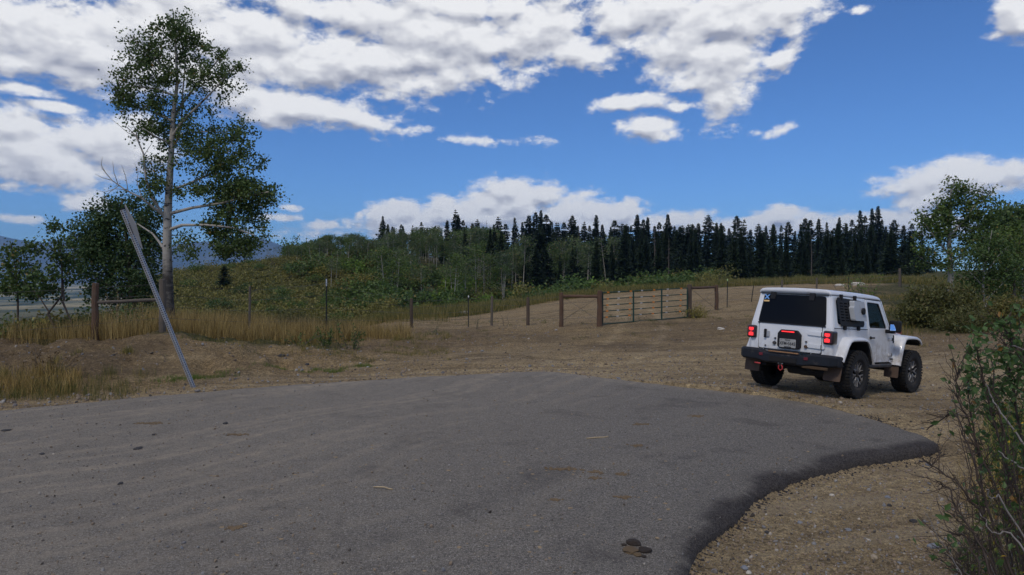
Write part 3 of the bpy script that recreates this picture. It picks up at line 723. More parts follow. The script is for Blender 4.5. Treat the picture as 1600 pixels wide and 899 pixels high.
def tree(name, rng, trunk, tr, limbs, blobs, ncl, per, lsize, crad, barkm, leafm, twig=.012, tk=9, hang=.3, lk=None, flat=.75, tris=False, loc=(0,0,0), parent=None, lim_r=.35):
    """trunk and limbs as tubes, twigs out to leaf clusters; returns the Empty"""
    root = empty(name, loc)
    S = Soup(); sk = []
    tp = np.array(trunk, float); S.tube(tp, tr, tk)
    tt = np.linspace(0, len(tp)-1, 60); skp = np.stack([np.interp(tt, range(len(tp)), tp[:,i]) for i in range(3)], 1)
    skr = np.interp(tt, range(len(tp)), np.ones(len(tp))*tr); k0 = len(tt)//6
    sk.append(np.c_[skp[k0:], skr[k0:]])
    for lp, r0, r1 in limbs:
        lp = np.array(lp, float); S.tube(lp, np.linspace(r0, r1, len(lp)), 6)
        t2 = np.linspace(0, len(lp)-1, 14); q_ = np.stack([np.interp(t2, range(len(lp)), lp[:,i]) for i in range(3)], 1)
        sk.append(np.c_[q_, np.linspace(r0, r1, 14)][3:])
    sk = np.concatenate(sk)
    C_ = in_blobs(rng, blobs, ncl); LP = []
    order = np.argsort(np.linalg.norm(C_-sk[:,:3].mean(0), axis=1))
    skx = [sk]
    for ci in order:
        c_ = C_[ci]; arr = np.concatenate(skx) if len(skx) > 1 else skx[0]; skx = [arr]
        dv = arr[:,:3]-c_; dist = np.linalg.norm(dv, axis=1)+np.maximum(0, dv[:,2]+.15*np.hypot(dv[:,0], dv[:,1]))*1.5
        k = int(np.argmin(dist)); a = arr[k,:3]; r0 = min(arr[k,3]*lim_r, twig*2.2)
        r0 = max(r0, twig*.5); L = np.linalg.norm(c_-a); P = curve(a, c_, -.06*L, .035*L, 5, rng)
        S.tube(P, np.linspace(r0, twig*.35, 5), 3)
        skx.append(np.c_[P[2:], np.full(3, max(r0*.8, twig*.4))])
        m = int(per*rng.uniform(.5, 1.4)); q_ = rng.normal(size=(m, 3))*crad*np.array([1, 1, flat])*rng.uniform(.6, 1.2)
        LP.append(c_+q_); t_ = rng.random((max(m//5, 1), 1)); LP.append(a+(c_-a)*(.35+.65*t_)+rng.normal(size=(len(t_), 3))*crad*.35)
    tme = S.mesh('trunk', barkm, True)
    Lf = Soup(); Lf.leaves(rng, np.concatenate(LP), lsize, .85, hang, tris); cme = Lf.mesh('crown', leafm)
    link('trunk', tme, root); link('crown', cme, root)
    return root
def copy_tree(o, loc, rz, s, label=None, group=None):
    r = o.copy(); COL.objects.link(r); r.location = loc; r.rotation_euler = (0, 0, rz); r.scale = s
    if label: r['label'] = label
    if group: r['group'] = group
    for ch in o.children:
        c_ = ch.copy(); COL.objects.link(c_); c_.parent = r
    return r

def barkmat(name, base, mark, mscale=(6, 6, 1.2), lo=.55, hi=.62, low=None):
    m_, q, b = newmat(name)
    tcn = q.n('ShaderNodeTexCoord'); mp = q.n('ShaderNodeVectorMath', operation='MULTIPLY', ins={0: tcn.outputs['Object'], 1: mscale})
    n_ = q.noise(mp, 1.0, 4, .6, .3); n2_ = q.noise(tcn.outputs['Object'], 3, 5, .6)
    c_ = q.mix(n2_.outputs[0], c4([x*.75 for x in base]), c4(base))
    c_ = q.mix(q.mr(n_.outputs[0], lo, hi), c_, c4(mark))
    if low is not None:
        s_ = q.n('ShaderNodeSeparateXYZ', ins={0: tcn.outputs['Object']})
        f_ = q.m('ADD', q.mr(s_.outputs[2], low[0], low[1], 1, 0), q.m('MULTIPLY_ADD', n_.outputs[0], 1.6, -.8), clamp=True)
        c_ = q.mix(f_, c_, c4([x*1.3 for x in mark]))
    q.put(b.inputs['Base Color'], c_); b.inputs['Roughness'].default_value = .85
    bp = q.n('ShaderNodeBump', ins={'Strength': .5, 'Distance': .02, 'Height': n_.outputs[0]}); q.put(b.inputs['Normal'], bp)
    return m_
ASPEN_BARK = barkmat('aspen_bark', (.42, .39, .34), (.035, .030, .026), (5, 5, 9), .58, .63, (1.6, 2.5))
PALE_BARK = barkmat('pale_bark', (.36, .34, .30), (.10, .085, .07), (2, 2, 5), .6, .7)
GREY_BARK = barkmat('grey_bark', (.14, .115, .095), (.06, .05, .04))
DARK_BARK = barkmat('dark_bark', (.075, .058, .045), (.03, .024, .02))
LEAF_ASPEN = leafmat('aspen_leaf', (.048, .084, .024), (.115, .172, .054), (.20, .13, .03), .012, .28)
LEAF_SHRUB = leafmat('shrub_leaf', (.045, .082, .020), (.115, .175, .042), (.22, .17, .05), .03, .25)
LEAF_BRIGHT = leafmat('bright_leaf', (.09, .16, .022), (.18, .28, .045), None, 0, .3)
LEAF_GREY = leafmat('sparse_leaf', (.068, .100, .038), (.135, .175, .065), (.2, .16, .07), .05, .25)
LEAF_OLIVE = leafmat('olive_leaf', (.115, .118, .028), (.27, .235, .060), (.19, .15, .05), .08, .2)
LEAF_JUNIPER = leafmat('juniper_leaf', (.070, .078, .022), (.150, .145, .042), (.15, .11, .04), .08, .15)
NEEDLE = leafmat('spruce_needle', (.008, .017, .005), (.020, .038, .011), None, 0, .06, .7)
GRASS_DRY = leafmat('dry_grass', (.23, .165, .058), (.52, .385, .165), (.12, .085, .03), .2, .3)
GRASS_MIX = leafmat('mixed_grass', (.11, .105, .030), (.34, .26, .09), (.055, .085, .02), .3, .3)
GRASS_GREEN = leafmat('green_grass', (.07, .13, .020), (.16, .22, .04), (.25, .19, .08), .12, .3)

# ---- the tall aspen on the left
def pl(c, row, d): return tuple(px(c, row, d))
def blob(base, c, row, d, rc, rr, depth=None):
    p = px(c, row, d); s_ = d/F
    return ((p.x-base.x, p.y-base.y+0.0, p.z-base.z), (rc*s_, (depth if depth else (rc+rr)/2)*s_, rr*s_))
def rel(base, pts):
    return [tuple(px(*p)-base) for p in pts]
def big_aspen():
    rng = np.random.default_rng(3); D = 21.5
    base = at(262, D, -.05)
    tr = rel(base, [(266, 505, D), (263, 470, D), (262, 430, D), (261, 385, D), (262, 335, D), (265, 280, D+.1), (268, 230, D), (271, 180, D), (277, 130, D), (275, 80, D-.1), (272, 40, D), (270, 14, D)])
    tr[0] = (tr[0][0], tr[0][1], -.1)
    rr = [.20, .165, .15, .135, .122, .105, .086, .068, .05, .035, .02, .007]
    L = []
    def limb(pts, r0, r1=.02): L.append((rel(base, pts), r0, r1))
    limb([(262, 360, D), (285, 352, D-.1), (325, 352, D-.4), (365, 356, D-.5), (398, 368, D-.6)], .06)
    limb([(262, 335, D), (300, 325, D-.2), (345, 318, D-.3), (395, 305, D-.4), (420, 300, D-.5)], .055)
    limb([(263, 300, D), (300, 285, D+.4), (350, 262, D+.7), (390, 240, D+.9)], .05)
    limb([(268, 215, D), (285, 190, D-.2), (305, 170, D-.3), (335, 140, D-.4), (365, 105, D-.4)], .05)
    limb([(270, 185, D), (290, 155, D+.3), (310, 130, D+.3), (340, 95, D+.4), (358, 75, D+.4)], .04)
    limb([(267, 240, D), (278, 215, D+.2), (284, 195, D+.2), (285, 150, D+.3), (290, 95, D+.3)], .04)
    limb([(262, 245, D), (285, 208, D+.1), (320, 206, D), (348, 207, D)], .025, .01)
    limb([(274, 150, D), (245, 140, D), (215, 135, D+.2), (180, 140, D+.3)], .04)
    limb([(274, 120, D), (250, 100, D-.3), (220, 75, D-.4), (203, 55, D-.4)], .035)
    limb([(270, 190, D), (240, 175, D+.5), (205, 165, D+.6), (172, 160, D+.7)], .04)
    limb([(268, 225, D), (245, 215, D-.5), (222, 200, D-.7)], .035)
    # dead grey limbs on the left
    limb([(259, 342, D), (238, 310, D-.2), (228, 280, D-.3), (224, 240, D-.3), (212, 212, D-.3), (196, 197, D-.3)], .05, .012)
    limb([(258, 338, D), (240, 325, D-.3), (222, 310, D-.5), (196, 297, D-.6), (175, 282, D-.7), (158, 262, D-.8)], .05, .008)
    limb([(261, 398, D), (250, 380, D+.4), (238, 365, D+.6), (215, 350, D+.8)], .05)
    for pts in ([(222, 310, D-.5), (214, 285, D-.5), (216, 268, D-.5), (210, 255, D-.5)], [(196, 297, D-.6), (180, 295, D-.7), (165, 300, D-.8), (150, 298, D-.9)],
                [(185, 290, D-.6), (178, 270, D-.7), (176, 252, D-.7)], [(175, 282, D-.7), (160, 278, D-.8), (148, 272, D-.9)], [(200, 298, D-.6), (196, 275, D-.7), (190, 258, D-.7)],
                [(212, 212, D-.3), (200, 208, D-.3), (185, 195, D-.4), (172, 185, D-.4)], [(218, 225, D-.3), (210, 200, D-.3), (206, 185, D-.4)], [(186, 290, D-.6), (172, 300, D-.7), (160, 315, D-.8)],
                [(224, 245, D-.3), (232, 232, D-.2), (240, 220, D-.2)], [(166, 272, D-.8), (158, 258, D-.8), (160, 246, D-.9)]):
        limb(pts, .014, .004)
    # bare twigs hanging at the right end
    limb([(405, 318, D-.5), (418, 335, D-.5), (427, 344, D-.5), (433, 336, D-.5)], .008, .004); limb([(427, 344, D-.5), (421, 338, D-.5), (416, 331, D-.5)], .006, .004)
    B = []
    for a in [(272, 35, 22, 24), (268, 70, 50, 34), (290, 60, 36, 30), (225, 75, 34, 30), (205, 58, 12, 10), (240, 110, 60, 36), (215, 140, 50, 34), (185, 150, 26, 20), (175, 160, 14, 10),
              (320, 105, 46, 34), (352, 110, 26, 30), (368, 130, 16, 20), (300, 150, 40, 32), (340, 160, 30, 16), (240, 180, 46, 40), (262, 205, 36, 30), (230, 205, 22, 20),
              (320, 210, 46, 28), (345, 200, 40, 26), (300, 245, 42, 26), (360, 240, 46, 34), (380, 225, 24, 26), (330, 270, 50, 26), (395, 265, 22, 30), (360, 300, 50, 28), (400, 300, 34, 22), (422, 298, 14, 14),
              (290, 300, 30, 16), (248, 260, 20, 26), (240, 290, 18, 20), (375, 340, 36, 22), (340, 350, 24, 20), (395, 370, 28, 20), (372, 388, 34, 14), (348, 385, 26, 14), (335, 372, 14, 12), (285, 372, 16, 12), (292, 392, 16, 14)]:
        B.append(blob(base, a[0], a[1], D+rng.uniform(-.4, .4), a[2], a[3]))
        if a[1] > 285: B += [blob(base, a[0]+rng.uniform(-8, 8), a[1]+rng.uniform(-4, 6), D+rng.uniform(-.5, .3), a[2], a[3]) for _ in range(2)]
    t = tree('aspen_tree', rng, tr, rr, L, B, 590, 52, .080, .155, ASPEN_BARK, LEAF_ASPEN, twig=.011, tk=12, hang=.25, loc=base, flat=.8)
    tag(t, 'tallest aspen, white trunk with black scars and dead grey lower limbs, behind the leaning post', 'tree')
big_aspen()

def px_tree(name, seed, D, base_c, trunk_px, r0, limbs_px, blobs_px, ncl, per, ls, cr, bark, leaf, label, cat='tree', group=None, twig=.009, tk=7, depth=None, hang=.25, flat=.8):
    rng = np.random.default_rng(seed); base = at(base_c, D, -.03)
    tr = rel(base, [(c, r, D+dd) for c, r, dd in trunk_px]); tr[0] = (0, 0, -.1)
    rr = np.linspace(r0, r0*.12, len(tr))
    L = [(rel(base, [(c, r, D+dd) for c, r, dd in lp]), a, max(.003, a*.3)) for lp, a in limbs_px]
    B = [blob(base, a[0], a[1], D+(a[4] if len(a) > 4 else rng.uniform(-.3, .3)), a[2], a[3], depth) for a in blobs_px]
    t = tree(name, rng, tr, rr, L, B, ncl, per, ls, cr, bark, leaf, twig=twig, tk=tk, loc=base, hang=hang, flat=flat)
    return tag(t, label, cat, group)
# bushy aspen left behind it
px_tree('aspen_tree', 5, 24, 205, [(205, 500, 0), (205, 450, 0), (200, 400, 0), (195, 350, 0), (190, 310, 0)], .12,
        [([(203, 440, 0), (170, 400, -.2), (140, 370, -.3)], .05), ([(203, 430, 0), (230, 390, .2), (250, 350, .3)], .05), ([(200, 400, 0), (170, 350, .2), (150, 330, .2)], .04), ([(205, 470, 0), (160, 440, -.5), (140, 430, -.6)], .04)],
        [(190, 315, 30, 18), (180, 345, 50, 26), (150, 360, 34, 24), (225, 350, 34, 26), (140, 385, 32, 28), (185, 390, 55, 34), (232, 395, 30, 36), (150, 415, 34, 26), (205, 430, 46, 26), (175, 455, 45, 20), (225, 455, 30, 22), (250, 330, 14, 18)],
        340, 50, .095, .22, GREY_BARK, LEAF_ASPEN, 'dense bushy aspen filling the space left of the tall white trunk, behind the leaning post')
# thin young trees at the left edge
px_tree('young_tree', 6, 19.5, 28, [(28, 520, 0), (28, 470, 0), (26, 430, 0), (20, 395, 0), (16, 378, 0)], .035,
        [([(27, 450, 0), (40, 420, 0), (36, 395, 0)], .014), ([(27, 440, 0), (10, 415, 0), (5, 400, 0)], .014), ([(27, 430, 0), (45, 410, 0), (60, 440, 0)], .012)],
        [(15, 392, 16, 14), (32, 400, 12, 16), (12, 415, 16, 16), (40, 425, 18, 16), (8, 440, 18, 16), (28, 450, 30, 12), (52, 430, 10, 14)],
        80, 24, .085, .13, DARK_BARK, LEAF_SHRUB, 'small thin tree at the left edge of the view in front of the valley', group=None)
px_tree('young_tree', 7, 19, 98, [(85, 530, 0), (75, 490, 0), (97, 462, 0), (97, 420, 0), (94, 385, 0), (88, 362, 0)], .04,
        [([(100, 470, 0), (97, 430, .1), (96, 400, .1), (100, 380, .1)], .03), ([(98, 425, 0), (75, 395, 0), (62, 378, 0), (48, 376, 0)], .014), ([(99, 440, 0), (118, 415, 0), (112, 390, 0)], .012),
         ([(78, 490, 0), (62, 465, 0), (48, 450, 0), (35, 440, 0)], .02), ([(96, 400, 0), (85, 370, 0), (72, 355, 0)], .01), ([(97, 470, 0), (110, 500, 0), (117, 525, 0)], .03)],
        [(90, 352, 20, 6), (72, 358, 10, 8), (105, 352, 10, 6), (60, 385, 16, 12), (92, 380, 12, 12), (110, 420, 16, 20), (70, 430, 22, 16), (55, 455, 22, 14), (85, 455, 22, 14), (95, 400, 14, 16), (45, 380, 8, 6), (112, 375, 6, 8)],
        120, 18, .085, .11, DARK_BARK, LEAF_SHRUB, 'crooked dark-stemmed young tree with sparse leaves left of the rusty brown fence post')
# trees at the right behind the juniper
px_tree('aspen_tree', 8, 38, 1486, [(1487, 452, 0), (1485, 420, 0), (1483, 380, 0), (1484, 340, 0), (1486, 300, 0), (1492, 282, 0)], .17,
        [([(1484, 400, 0), (1460, 370, -.3), (1445, 350, -.3)], .06), ([(1484, 370, 0), (1510, 340, 0), (1530, 310, 0), (1542, 295, 0)], .06), ([(1484, 350, 0), (1465, 325, 0), (1460, 310, 0)], .05), ([(1484, 420, 0), (1450, 410, 0), (1435, 400, 0)], .04), ([(1485, 410, 0), (1520, 390, 0), (1545, 370, 0)], .05)],
        [(1490, 290, 14, 12), (1478, 310, 22, 18), (1500, 300, 14, 14), (1515, 305, 22, 14), (1540, 300, 16, 14), (1465, 335, 26, 20), (1500, 335, 30, 24), (1535, 325, 28, 24), (1552, 325, 10, 16), (1455, 365, 26, 26), (1495, 370, 34, 28), (1535, 365, 32, 30), (1450, 400, 22, 20), (1480, 405, 26, 16), (1520, 400, 26, 18), (1442, 345, 10, 16), (1550, 355, 16, 22)],
        250, 34, .14, .25, PALE_BARK, LEAF_SHRUB, 'broad tall aspen rising behind the rounded juniper bush on the right', twig=.016)
px_tree('aspen_tree', 9, 27, 1546, [(1546, 512, 0), (1540, 480, 0), (1536, 450, 0), (1538, 420, 0), (1545, 390, 0), (1550, 360, 0)], .075,
        [([(1540, 470, 0), (1560, 450, 0), (1580, 430, 0)], .03), ([(1538, 450, 0), (1515, 425, 0), (1505, 410, 0)], .03), ([(1538, 430, 0), (1560, 400, 0), (1575, 385, 0)], .03)],
        [(1545, 375, 24, 16), (1525, 400, 24, 18), (1560, 405, 30, 22), (1520, 430, 26, 18), (1555, 440, 34, 18), (1585, 425, 26, 24), (1540, 462, 24, 12), (1510, 450, 16, 16)],
        165, 34, .09, .20, PALE_BARK, LEAF_SHRUB, 'slender crooked pale-trunked aspen standing in front of the others at the right, beside the juniper')
px_tree('aspen_tree', 10, 33, 1598, [(1600, 490, 0), (1600, 440, 0), (1602, 390, 0), (1600, 355, 0)], .10,
        [([(1600, 430, 0), (1580, 400, 0), (1570, 385, 0)], .04), ([(1600, 430, 0), (1625, 400, 0), (1640, 385, 0)], .04), ([(1600, 400, 0), (1580, 370, 0)], .03)],
        [(1590, 360, 26, 14), (1575, 380, 26, 18), (1610, 370, 26, 20), (1590, 405, 34, 22), (1640, 390, 30, 26), (1585, 440, 32, 20), (1620, 440, 30, 22), (1575, 465, 20, 12), (1660, 420, 30, 30)],
        190, 36, .11, .22, PALE_BARK, LEAF_SHRUB, 'leafy aspen cut by the right edge of the picture')
px_tree('broadleaf_tree', 12, 62, 1590, [(1590, 440, 0), (1590, 400, 0), (1588, 360, 0), (1588, 335, 0)], .22,
        [([(1590, 390, 0), (1565, 360, 0)], .08), ([(1590, 390, 0), (1620, 360, 0)], .08)],
        [(1560, 340, 22, 10), (1588, 334, 24, 10), (1620, 335, 26, 12), (1575, 360, 34, 20), (1620, 365, 40, 24), (1560, 385, 30, 20), (1600, 395, 40, 20), (1660, 360, 34, 30)],
        300, 44, .30, .62, DARK_BARK, LEAF_ASPEN, 'dark round-topped tree farther back at the right edge, behind the aspens', twig=.03)

# ---- conifers
def spruce_variant(seed, Ht, Rb, bare=.06, dens=1.0, gap=.0):
    rng = np.random.default_rng(seed); S = Soup(); S.tube([(0,0,-.6), (0,0,Ht*.5), (rng.normal()*.1,0,Ht)], [Ht*.014+.05, Ht*.009, .012], 5)
    tm = S.mesh('trunk', DARK_BARK, True)
    V = []
    nz = int(Ht/.25*dens); zs = Ht*(bare+(1-bare)*(np.arange(nz)/nz)**.92)
    lob = rng.uniform(.62, 1.2, 11); az_ = rng.uniform(.6, 1.15, 6); ph_ = rng.random()*6.28
    for z in zs:
        t = z/Ht
        if rng.random() < gap: continue
        Lb = Rb*((1-t)**.80)*(1 if t > .15 else .75+t*1.7)*rng.uniform(.72, 1.12)*np.interp(t, np.linspace(0, 1, 11), lob)+.10
        nb = int(rng.integers(6, 9)) if t < .85 else 6; a0 = rng.random()*6.3
        for k in range(nb):
            a = a0+k*2*math.pi/nb+rng.normal()*.22; L = Lb*rng.uniform(.45, 1.15)*az_[int(((a+ph_+z*.35) % 6.283)/6.284*6)]; ca, sa = math.cos(a), math.sin(a)
            dr = rng.uniform(.12, .42)-t*.3
            ns = max(2, int(L/.42))
            for j in range(ns):
                s0 = L*j/ns; s1 = L*(j+1)/ns+.08; z0 = z-dr*s0-.05*s0*s0*.4+(.10*(j == ns-1)); z1 = z-dr*s1-.05*s1*s1*.4+.1*(j >= ns-2)
                w_ = (.06+(.16+.30*(1-abs(j/ns-.35)))*min(L, 1.3))*rng.uniform(.6, 1.15)
                for sgn in (-1, 1):
                    f = rng.uniform(.3, .95); tx = s1*(1-.1*rng.random())
                    V += [(ca*s0, sa*s0, z0), (ca*s1, sa*s1, z1), (ca*tx*.85-sgn*sa*w_, sa*tx*.85+sgn*ca*w_, z1-rng.uniform(.02, .26))]
                if rng.random() < .6:
                    V += [(ca*s0, sa*s0, z0+.02), (ca*s1, sa*s1, z1), (ca*(s0+s1)/2+rng.normal()*.05, sa*(s0+s1)/2+rng.normal()*.05, z1-rng.uniform(.15, .38))]
    V += [(-.06, 0, Ht-.5), (.06, 0, Ht-.5), (0, 0, Ht+.25), (0, -.06, Ht-.5), (0, .06, Ht-.5), (0.01, 0, Ht+.2)]
    V = np.array(V); cm = npmesh('crown', V, [np.arange(len(V)).reshape(-1, 3)], NEEDLE)
    return tm, cm
SPR = [spruce_variant(40+i, h, r, b, dn, gp) for i, (h, r, b, dn, gp) in enumerate([(12, 2.6, .05, 1.2, 0), (12, 2.2, .05, 1.2, .03), (12, 3.0, .08, 1.1, .06), (12, 2.0, .04, 1.2, .0), (12, 2.5, .20, .9, .20), (12, 3.3, .04, 1.1, .05), (12, 2.3, .30, .8, .25)])]
def snag():
    rng = np.random.default_rng(9); S = Soup(); S.tube([(0,0,-.6), (0,0,6), (.1,0,12)], [.16, .10, .02], 5)
    T_ = Soup()
    for i in range(46):
        z = 1.5+10*rng.random(); a = rng.random()*6.28; L = (1.7-z*.11)*rng.uniform(.4, 1.1); T_.tube([(0,0,z), (math.cos(a)*L, math.sin(a)*L, z-.15*L)], [.03, .008], 3)
    return S.mesh('trunk', GREY_BARK, True), T_.mesh('crown', GREY_BARK)
SPR.append(snag())
def put_spruce(k, c, d, toprow, group, label, wid=1.0, rng=None):
    p = at(c, d, -.1); top = zr(d, toprow); h = max(3.0, top-p.z); s_ = h/12
    r = empty('spruce_tree', p, rng.random()*6.28); r.scale = (s_*wid, s_*wid, s_)
    tag(r, label, 'tree', group)
    link('trunk', SPR[k][0], r); link('crown', SPR[k][1], r)
rng_s = np.random.default_rng(77)
def zone(c):
    for lim, s in ((490, 'left of the white-tipped post'), (530, 'above the white-tipped post'), (580, 'right of the white-tipped post'), (625, 'left of the first short fence post'), (670, 'above the first short fence post'), (710, 'left of the thin steel post'), (750, 'above the thin steel post'), (790, 'above the thin grey post'), (830, 'above the dark fence post'), (880, 'left of the brown brace'), (940, 'above the brown brace'),
                   (1010, 'above the gate, left half'), (1080, 'above the gate, right half'), (1140, 'above the right brace'), (1190, 'between gate and car'), (1250, 'above the rear window, left half'), (1310, 'above the rear window, right half'), (1370, 'above the car door'), (1420, 'above the car bonnet')):
        if c < lim: return s
    return 'beside the right aspens'
LOOK = ['evenly tapered', 'slim', 'ragged', 'narrow dense', 'open-branched', 'broad', 'high-crowned', 'grey dead']
GS = 'dark spruces of the far forest edge'; LS = 'dark green spruce in the long forest edge beyond the dirt track'
for c_, t_, d_ in ((760, 345, 150), (905, 352, 150), (1023, 358, 140), (1186, 352, 140), (1268, 368, 112), (1392, 352, 130), (1045, 372, 110)):
    put_spruce(7, c_, d_, t_, 'dead conifers in the forest edge', 'grey dead conifer with bare branches '+zone(c_), 1.0, rng_s)
tops = [(597,342,0),(606,352,3),(614,352,1),(627,351,1),(645,350,6),(659,347,1),(667,356,3),(680,353,0),(700,345,3),(711,332,2),(717,340,3),(724,345,1),(737,349,3),(746,345,2),(757,354,1),(770,350,0),(777,343,2),(790,352,1),(803,343,0),(815,348,3),(828,342,3),(835,338,4),(845,333,3),(853,338,1),(862,347,0),(872,348,2),(881,347,1),(894,340,4),(903,352,0),(913,349,2),(921,350,1),(932,340,3),(942,352,0),
        (953,356,2),(962,347,1),(972,349,5),(981,352,1),(995,341,3),(1005,344,1),(1012,343,3),(1023,352,0),(1031,351,1),(1043,339,0),(1053,352,3),(1064,351,1),(1072,356,2),(1082,350,6),(1092,351,3),(1107,340,5),(1118,348,0),(1130,352,1),(1140,356,0),(1153,341,4),(1163,345,6),(1175,356,3),(1187,357,1),(1196,352,0),(1208,351,3),(1220,350,1),(1232,347,4),(1243,355,0),(1258,343,3),(1268,344,1),(1280,342,3),(1291,348,0),(1303,354,1),(1312,344,3),(1322,348,2),(1331,345,1),(1343,335,3),(1351,340,1),(1361,331,3),(1373,330,3),(1380,345,0),(1399,345,4),(1412,352,3),(1425,350,1),(1440,358,0)]
for c_, r_, k_ in tops:
    put_spruce(k_, c_+rng_s.normal()*1.0, rng_s.uniform(148, 185), 349+(r_-349)*1.4+rng_s.normal()*1.5, GS, LOOK[k_]+' dark spruce '+('standing tallest ' if r_ < 343 else '')+'on the skyline '+zone(c_), rng_s.uniform(1.0, 1.75), rng_s)
for i in range(190):
    c_ = rng_s.uniform(690, 1460); d_ = rng_s.uniform(100, 165)
    k_ = int(rng_s.choice([0, 1, 3, 5, 2]))
    put_spruce(k_, c_, d_, rng_s.uniform(346, 398)+ (8 if c_ < 950 else 0), GS, LOOK[k_]+' dark spruce in the forest front '+zone(c_), rng_s.uniform(.9, 1.3), rng_s)
for i in range(20):
    put_spruce(int(rng_s.choice([5, 2, 0])), rng_s.uniform(800, 1430), rng_s.uniform(165, 190), rng_s.uniform(348, 362), 'spruces behind the front of the forest', 'broad dark spruce showing between the front rows of the forest', 1.6, rng_s)
for i in range(20):
    put_spruce(int(rng_s.choice([0, 1, 3])), rng_s.uniform(585, 760), rng_s.uniform(150, 185), rng_s.uniform(352, 366), GS, LS, 1.0, rng_s)
put_spruce(1, 592, 100, 402, None, 'single dark spruce among the pale aspens low on the wooded hillside', 1.1, rng_s)
put_spruce(5, 350, 88, 418, None, 'lone dark conifer in the brush of the sage hillside right of the tall aspen', 1.9, rng_s)

# ---- pale aspens on the wooded hill
def stand_variant(seed, Ht, kind):
    rng = np.random.default_rng(seed); S = Soup(); lean = rng.normal(size=2)*.35
    tp = [(0,0,-.5), (lean[0]*.3, lean[1]*.3, Ht*.35), (lean[0]*.7, lean[1]*.7, Ht*.7), (lean[0], lean[1], Ht)]
    S.tube(tp, [.095, .075, .05, .012], 5)
    lo = {0: .55, 1: .35, 2: .62}[kind]; LP = []
    for i in range(26 if kind != 2 else 18):
        t = rng.uniform(lo, 1.0); z = Ht*t; a = rng.random()*6.28; L = rng.uniform(.4, 1.5)*(1.25-t)*1.5*(1 if kind != 1 else 1.25)+.2
        b0 = np.array([lean[0]*t, lean[1]*t, z]); e_ = b0+np.array([math.cos(a)*L, math.sin(a)*L, L*rng.uniform(.1, .7)])
        S.tube(curve(b0, e_, 0, .05, 3, rng), [.028, .016, .006], 3)
        m = int({0: 34, 1: 50, 2: 16}[kind]*rng.uniform(.5, 1.3)); LP.append(e_+rng.normal(size=(m, 3))*[.42, .42, .30])
    Lf = Soup(); Lf.leaves(rng, np.concatenate(LP), .26, .85, .1, True)
    return S.mesh('trunk', PALE_BARK, True), Lf.mesh('crown', {0: LEAF_GREY, 1: LEAF_SHRUB, 2: LEAF_GREY}[kind])
STD = [stand_variant(60+i, 8, k) for i, k in enumerate([0, 0, 1, 2, 0, 1, 2])]
def put_stand(k, c, d, toprow, group, label, rng, wid=1.0):
    p = at(c, d, -.1); h = max(2.2, zr(d, toprow)-p.z); s_ = h/8
    r = empty('aspen_tree', p, rng.random()*6.28); r.scale = (wid*s_**.7, wid*s_**.7, s_); tag(r, label, 'tree', group)
    link('trunk', STD[k][0], r); link('crown', STD[k][1], r)
GA = 'pale-trunked aspens on the far hillside'; LA = 'thin pale-trunked aspen in the thicket on the far wooded hillside'
ra = np.random.default_rng(91)
for i in range(285):
    u = ra.random()
    if u < .34: c_ = ra.uniform(446, 600); top = np.interp(c_, [446, 460, 480, 520, 545, 565, 580, 600], [400, 388, 380, 367, 366, 368, 374, 378])+ra.exponential(5); d_ = ra.uniform(100, 128)
    elif u < .72: c_ = ra.uniform(600, 780); top = ra.uniform(357, 385); d_ = ra.uniform(118, 146)
    elif u < .90: c_ = ra.uniform(500, 790); top = ra.uniform(385, 422); d_ = ra.uniform(82, 110)
    else: c_ = ra.uniform(740, 960); top = ra.uniform(372, 402); d_ = ra.uniform(105, 128)
    k_ = int(ra.choice([0, 1, 2, 3, 4, 5, 6], p=[.17, .17, .22, .06, .13, .2, .05]))
    put_stand(k_, c_, d_, top, GA, ['upright', 'leaning', 'bushy', 'half-bare', 'slender', 'leafy', 'bare-topped'][k_]+' pale-trunked aspen '+('on the skyline ' if top < 385 else 'low on the slope ')+zone(c_), ra, ra.uniform(.8, 1.2))
for c_, t_ in ((418, 392), (430, 396), (437, 390), (447, 388)):
    put_stand(3, c_, 108, t_, 'bare little aspens on the open ridge', 'small half-bare aspen on the open ridge left of the wooded hill', ra, .6)

# ---- shrubs
def lz(c): return 'at the picture edge' if c < 30 else 'under the thin young trees' if c < 110 else 'beside the rusty brown post' if c < 165 else 'below the bushy aspen' if c < 235 else 'by the tall white trunk'
def bush_mesh(seed, leaf, n=900, ls=.16, stems=9, flat=.8, up=.3):
    rng = np.random.default_rng(seed); S = Soup(); LP = []
    nc = 26; th = rng.random(nc)*6.28; ph = np.arccos(rng.uniform(.02, 1, nc)); k = rng.uniform(.55, 1.0, nc)
    C_ = np.stack([np.sin(ph)*np.cos(th)*k, np.sin(ph)*np.sin(th)*k, np.cos(ph)*k*flat+.12], 1)*rng.uniform(.8, 1.15, (nc, 1))
    for c_ in C_:
        S.tube(curve((rng.normal()*.05, rng.normal()*.05, -.1), c_, .05, .03, 4, rng), [.022, .016, .010, .004], 3)
        m = n//nc; LP.append(c_+rng.normal(size=(m, 3))*[.17, .17, .14]); 
    Lf = Soup(); Lf.leaves(rng, np.concatenate(LP), ls, .6, -up, True)
    return S.mesh('stems', GREY_BARK), Lf.mesh('foliage', leaf)
BU = {'green': [bush_mesh(100+i, LEAF_SHRUB) for i in range(3)], 'bright': [bush_mesh(110+i, LEAF_BRIGHT) for i in range(2)],
      'olive': [bush_mesh(120+i, LEAF_OLIVE, 1000, .12, up=.9) for i in range(3)], 'grey': [bush_mesh(130, LEAF_GREY, 500, .12, up=.6)]}
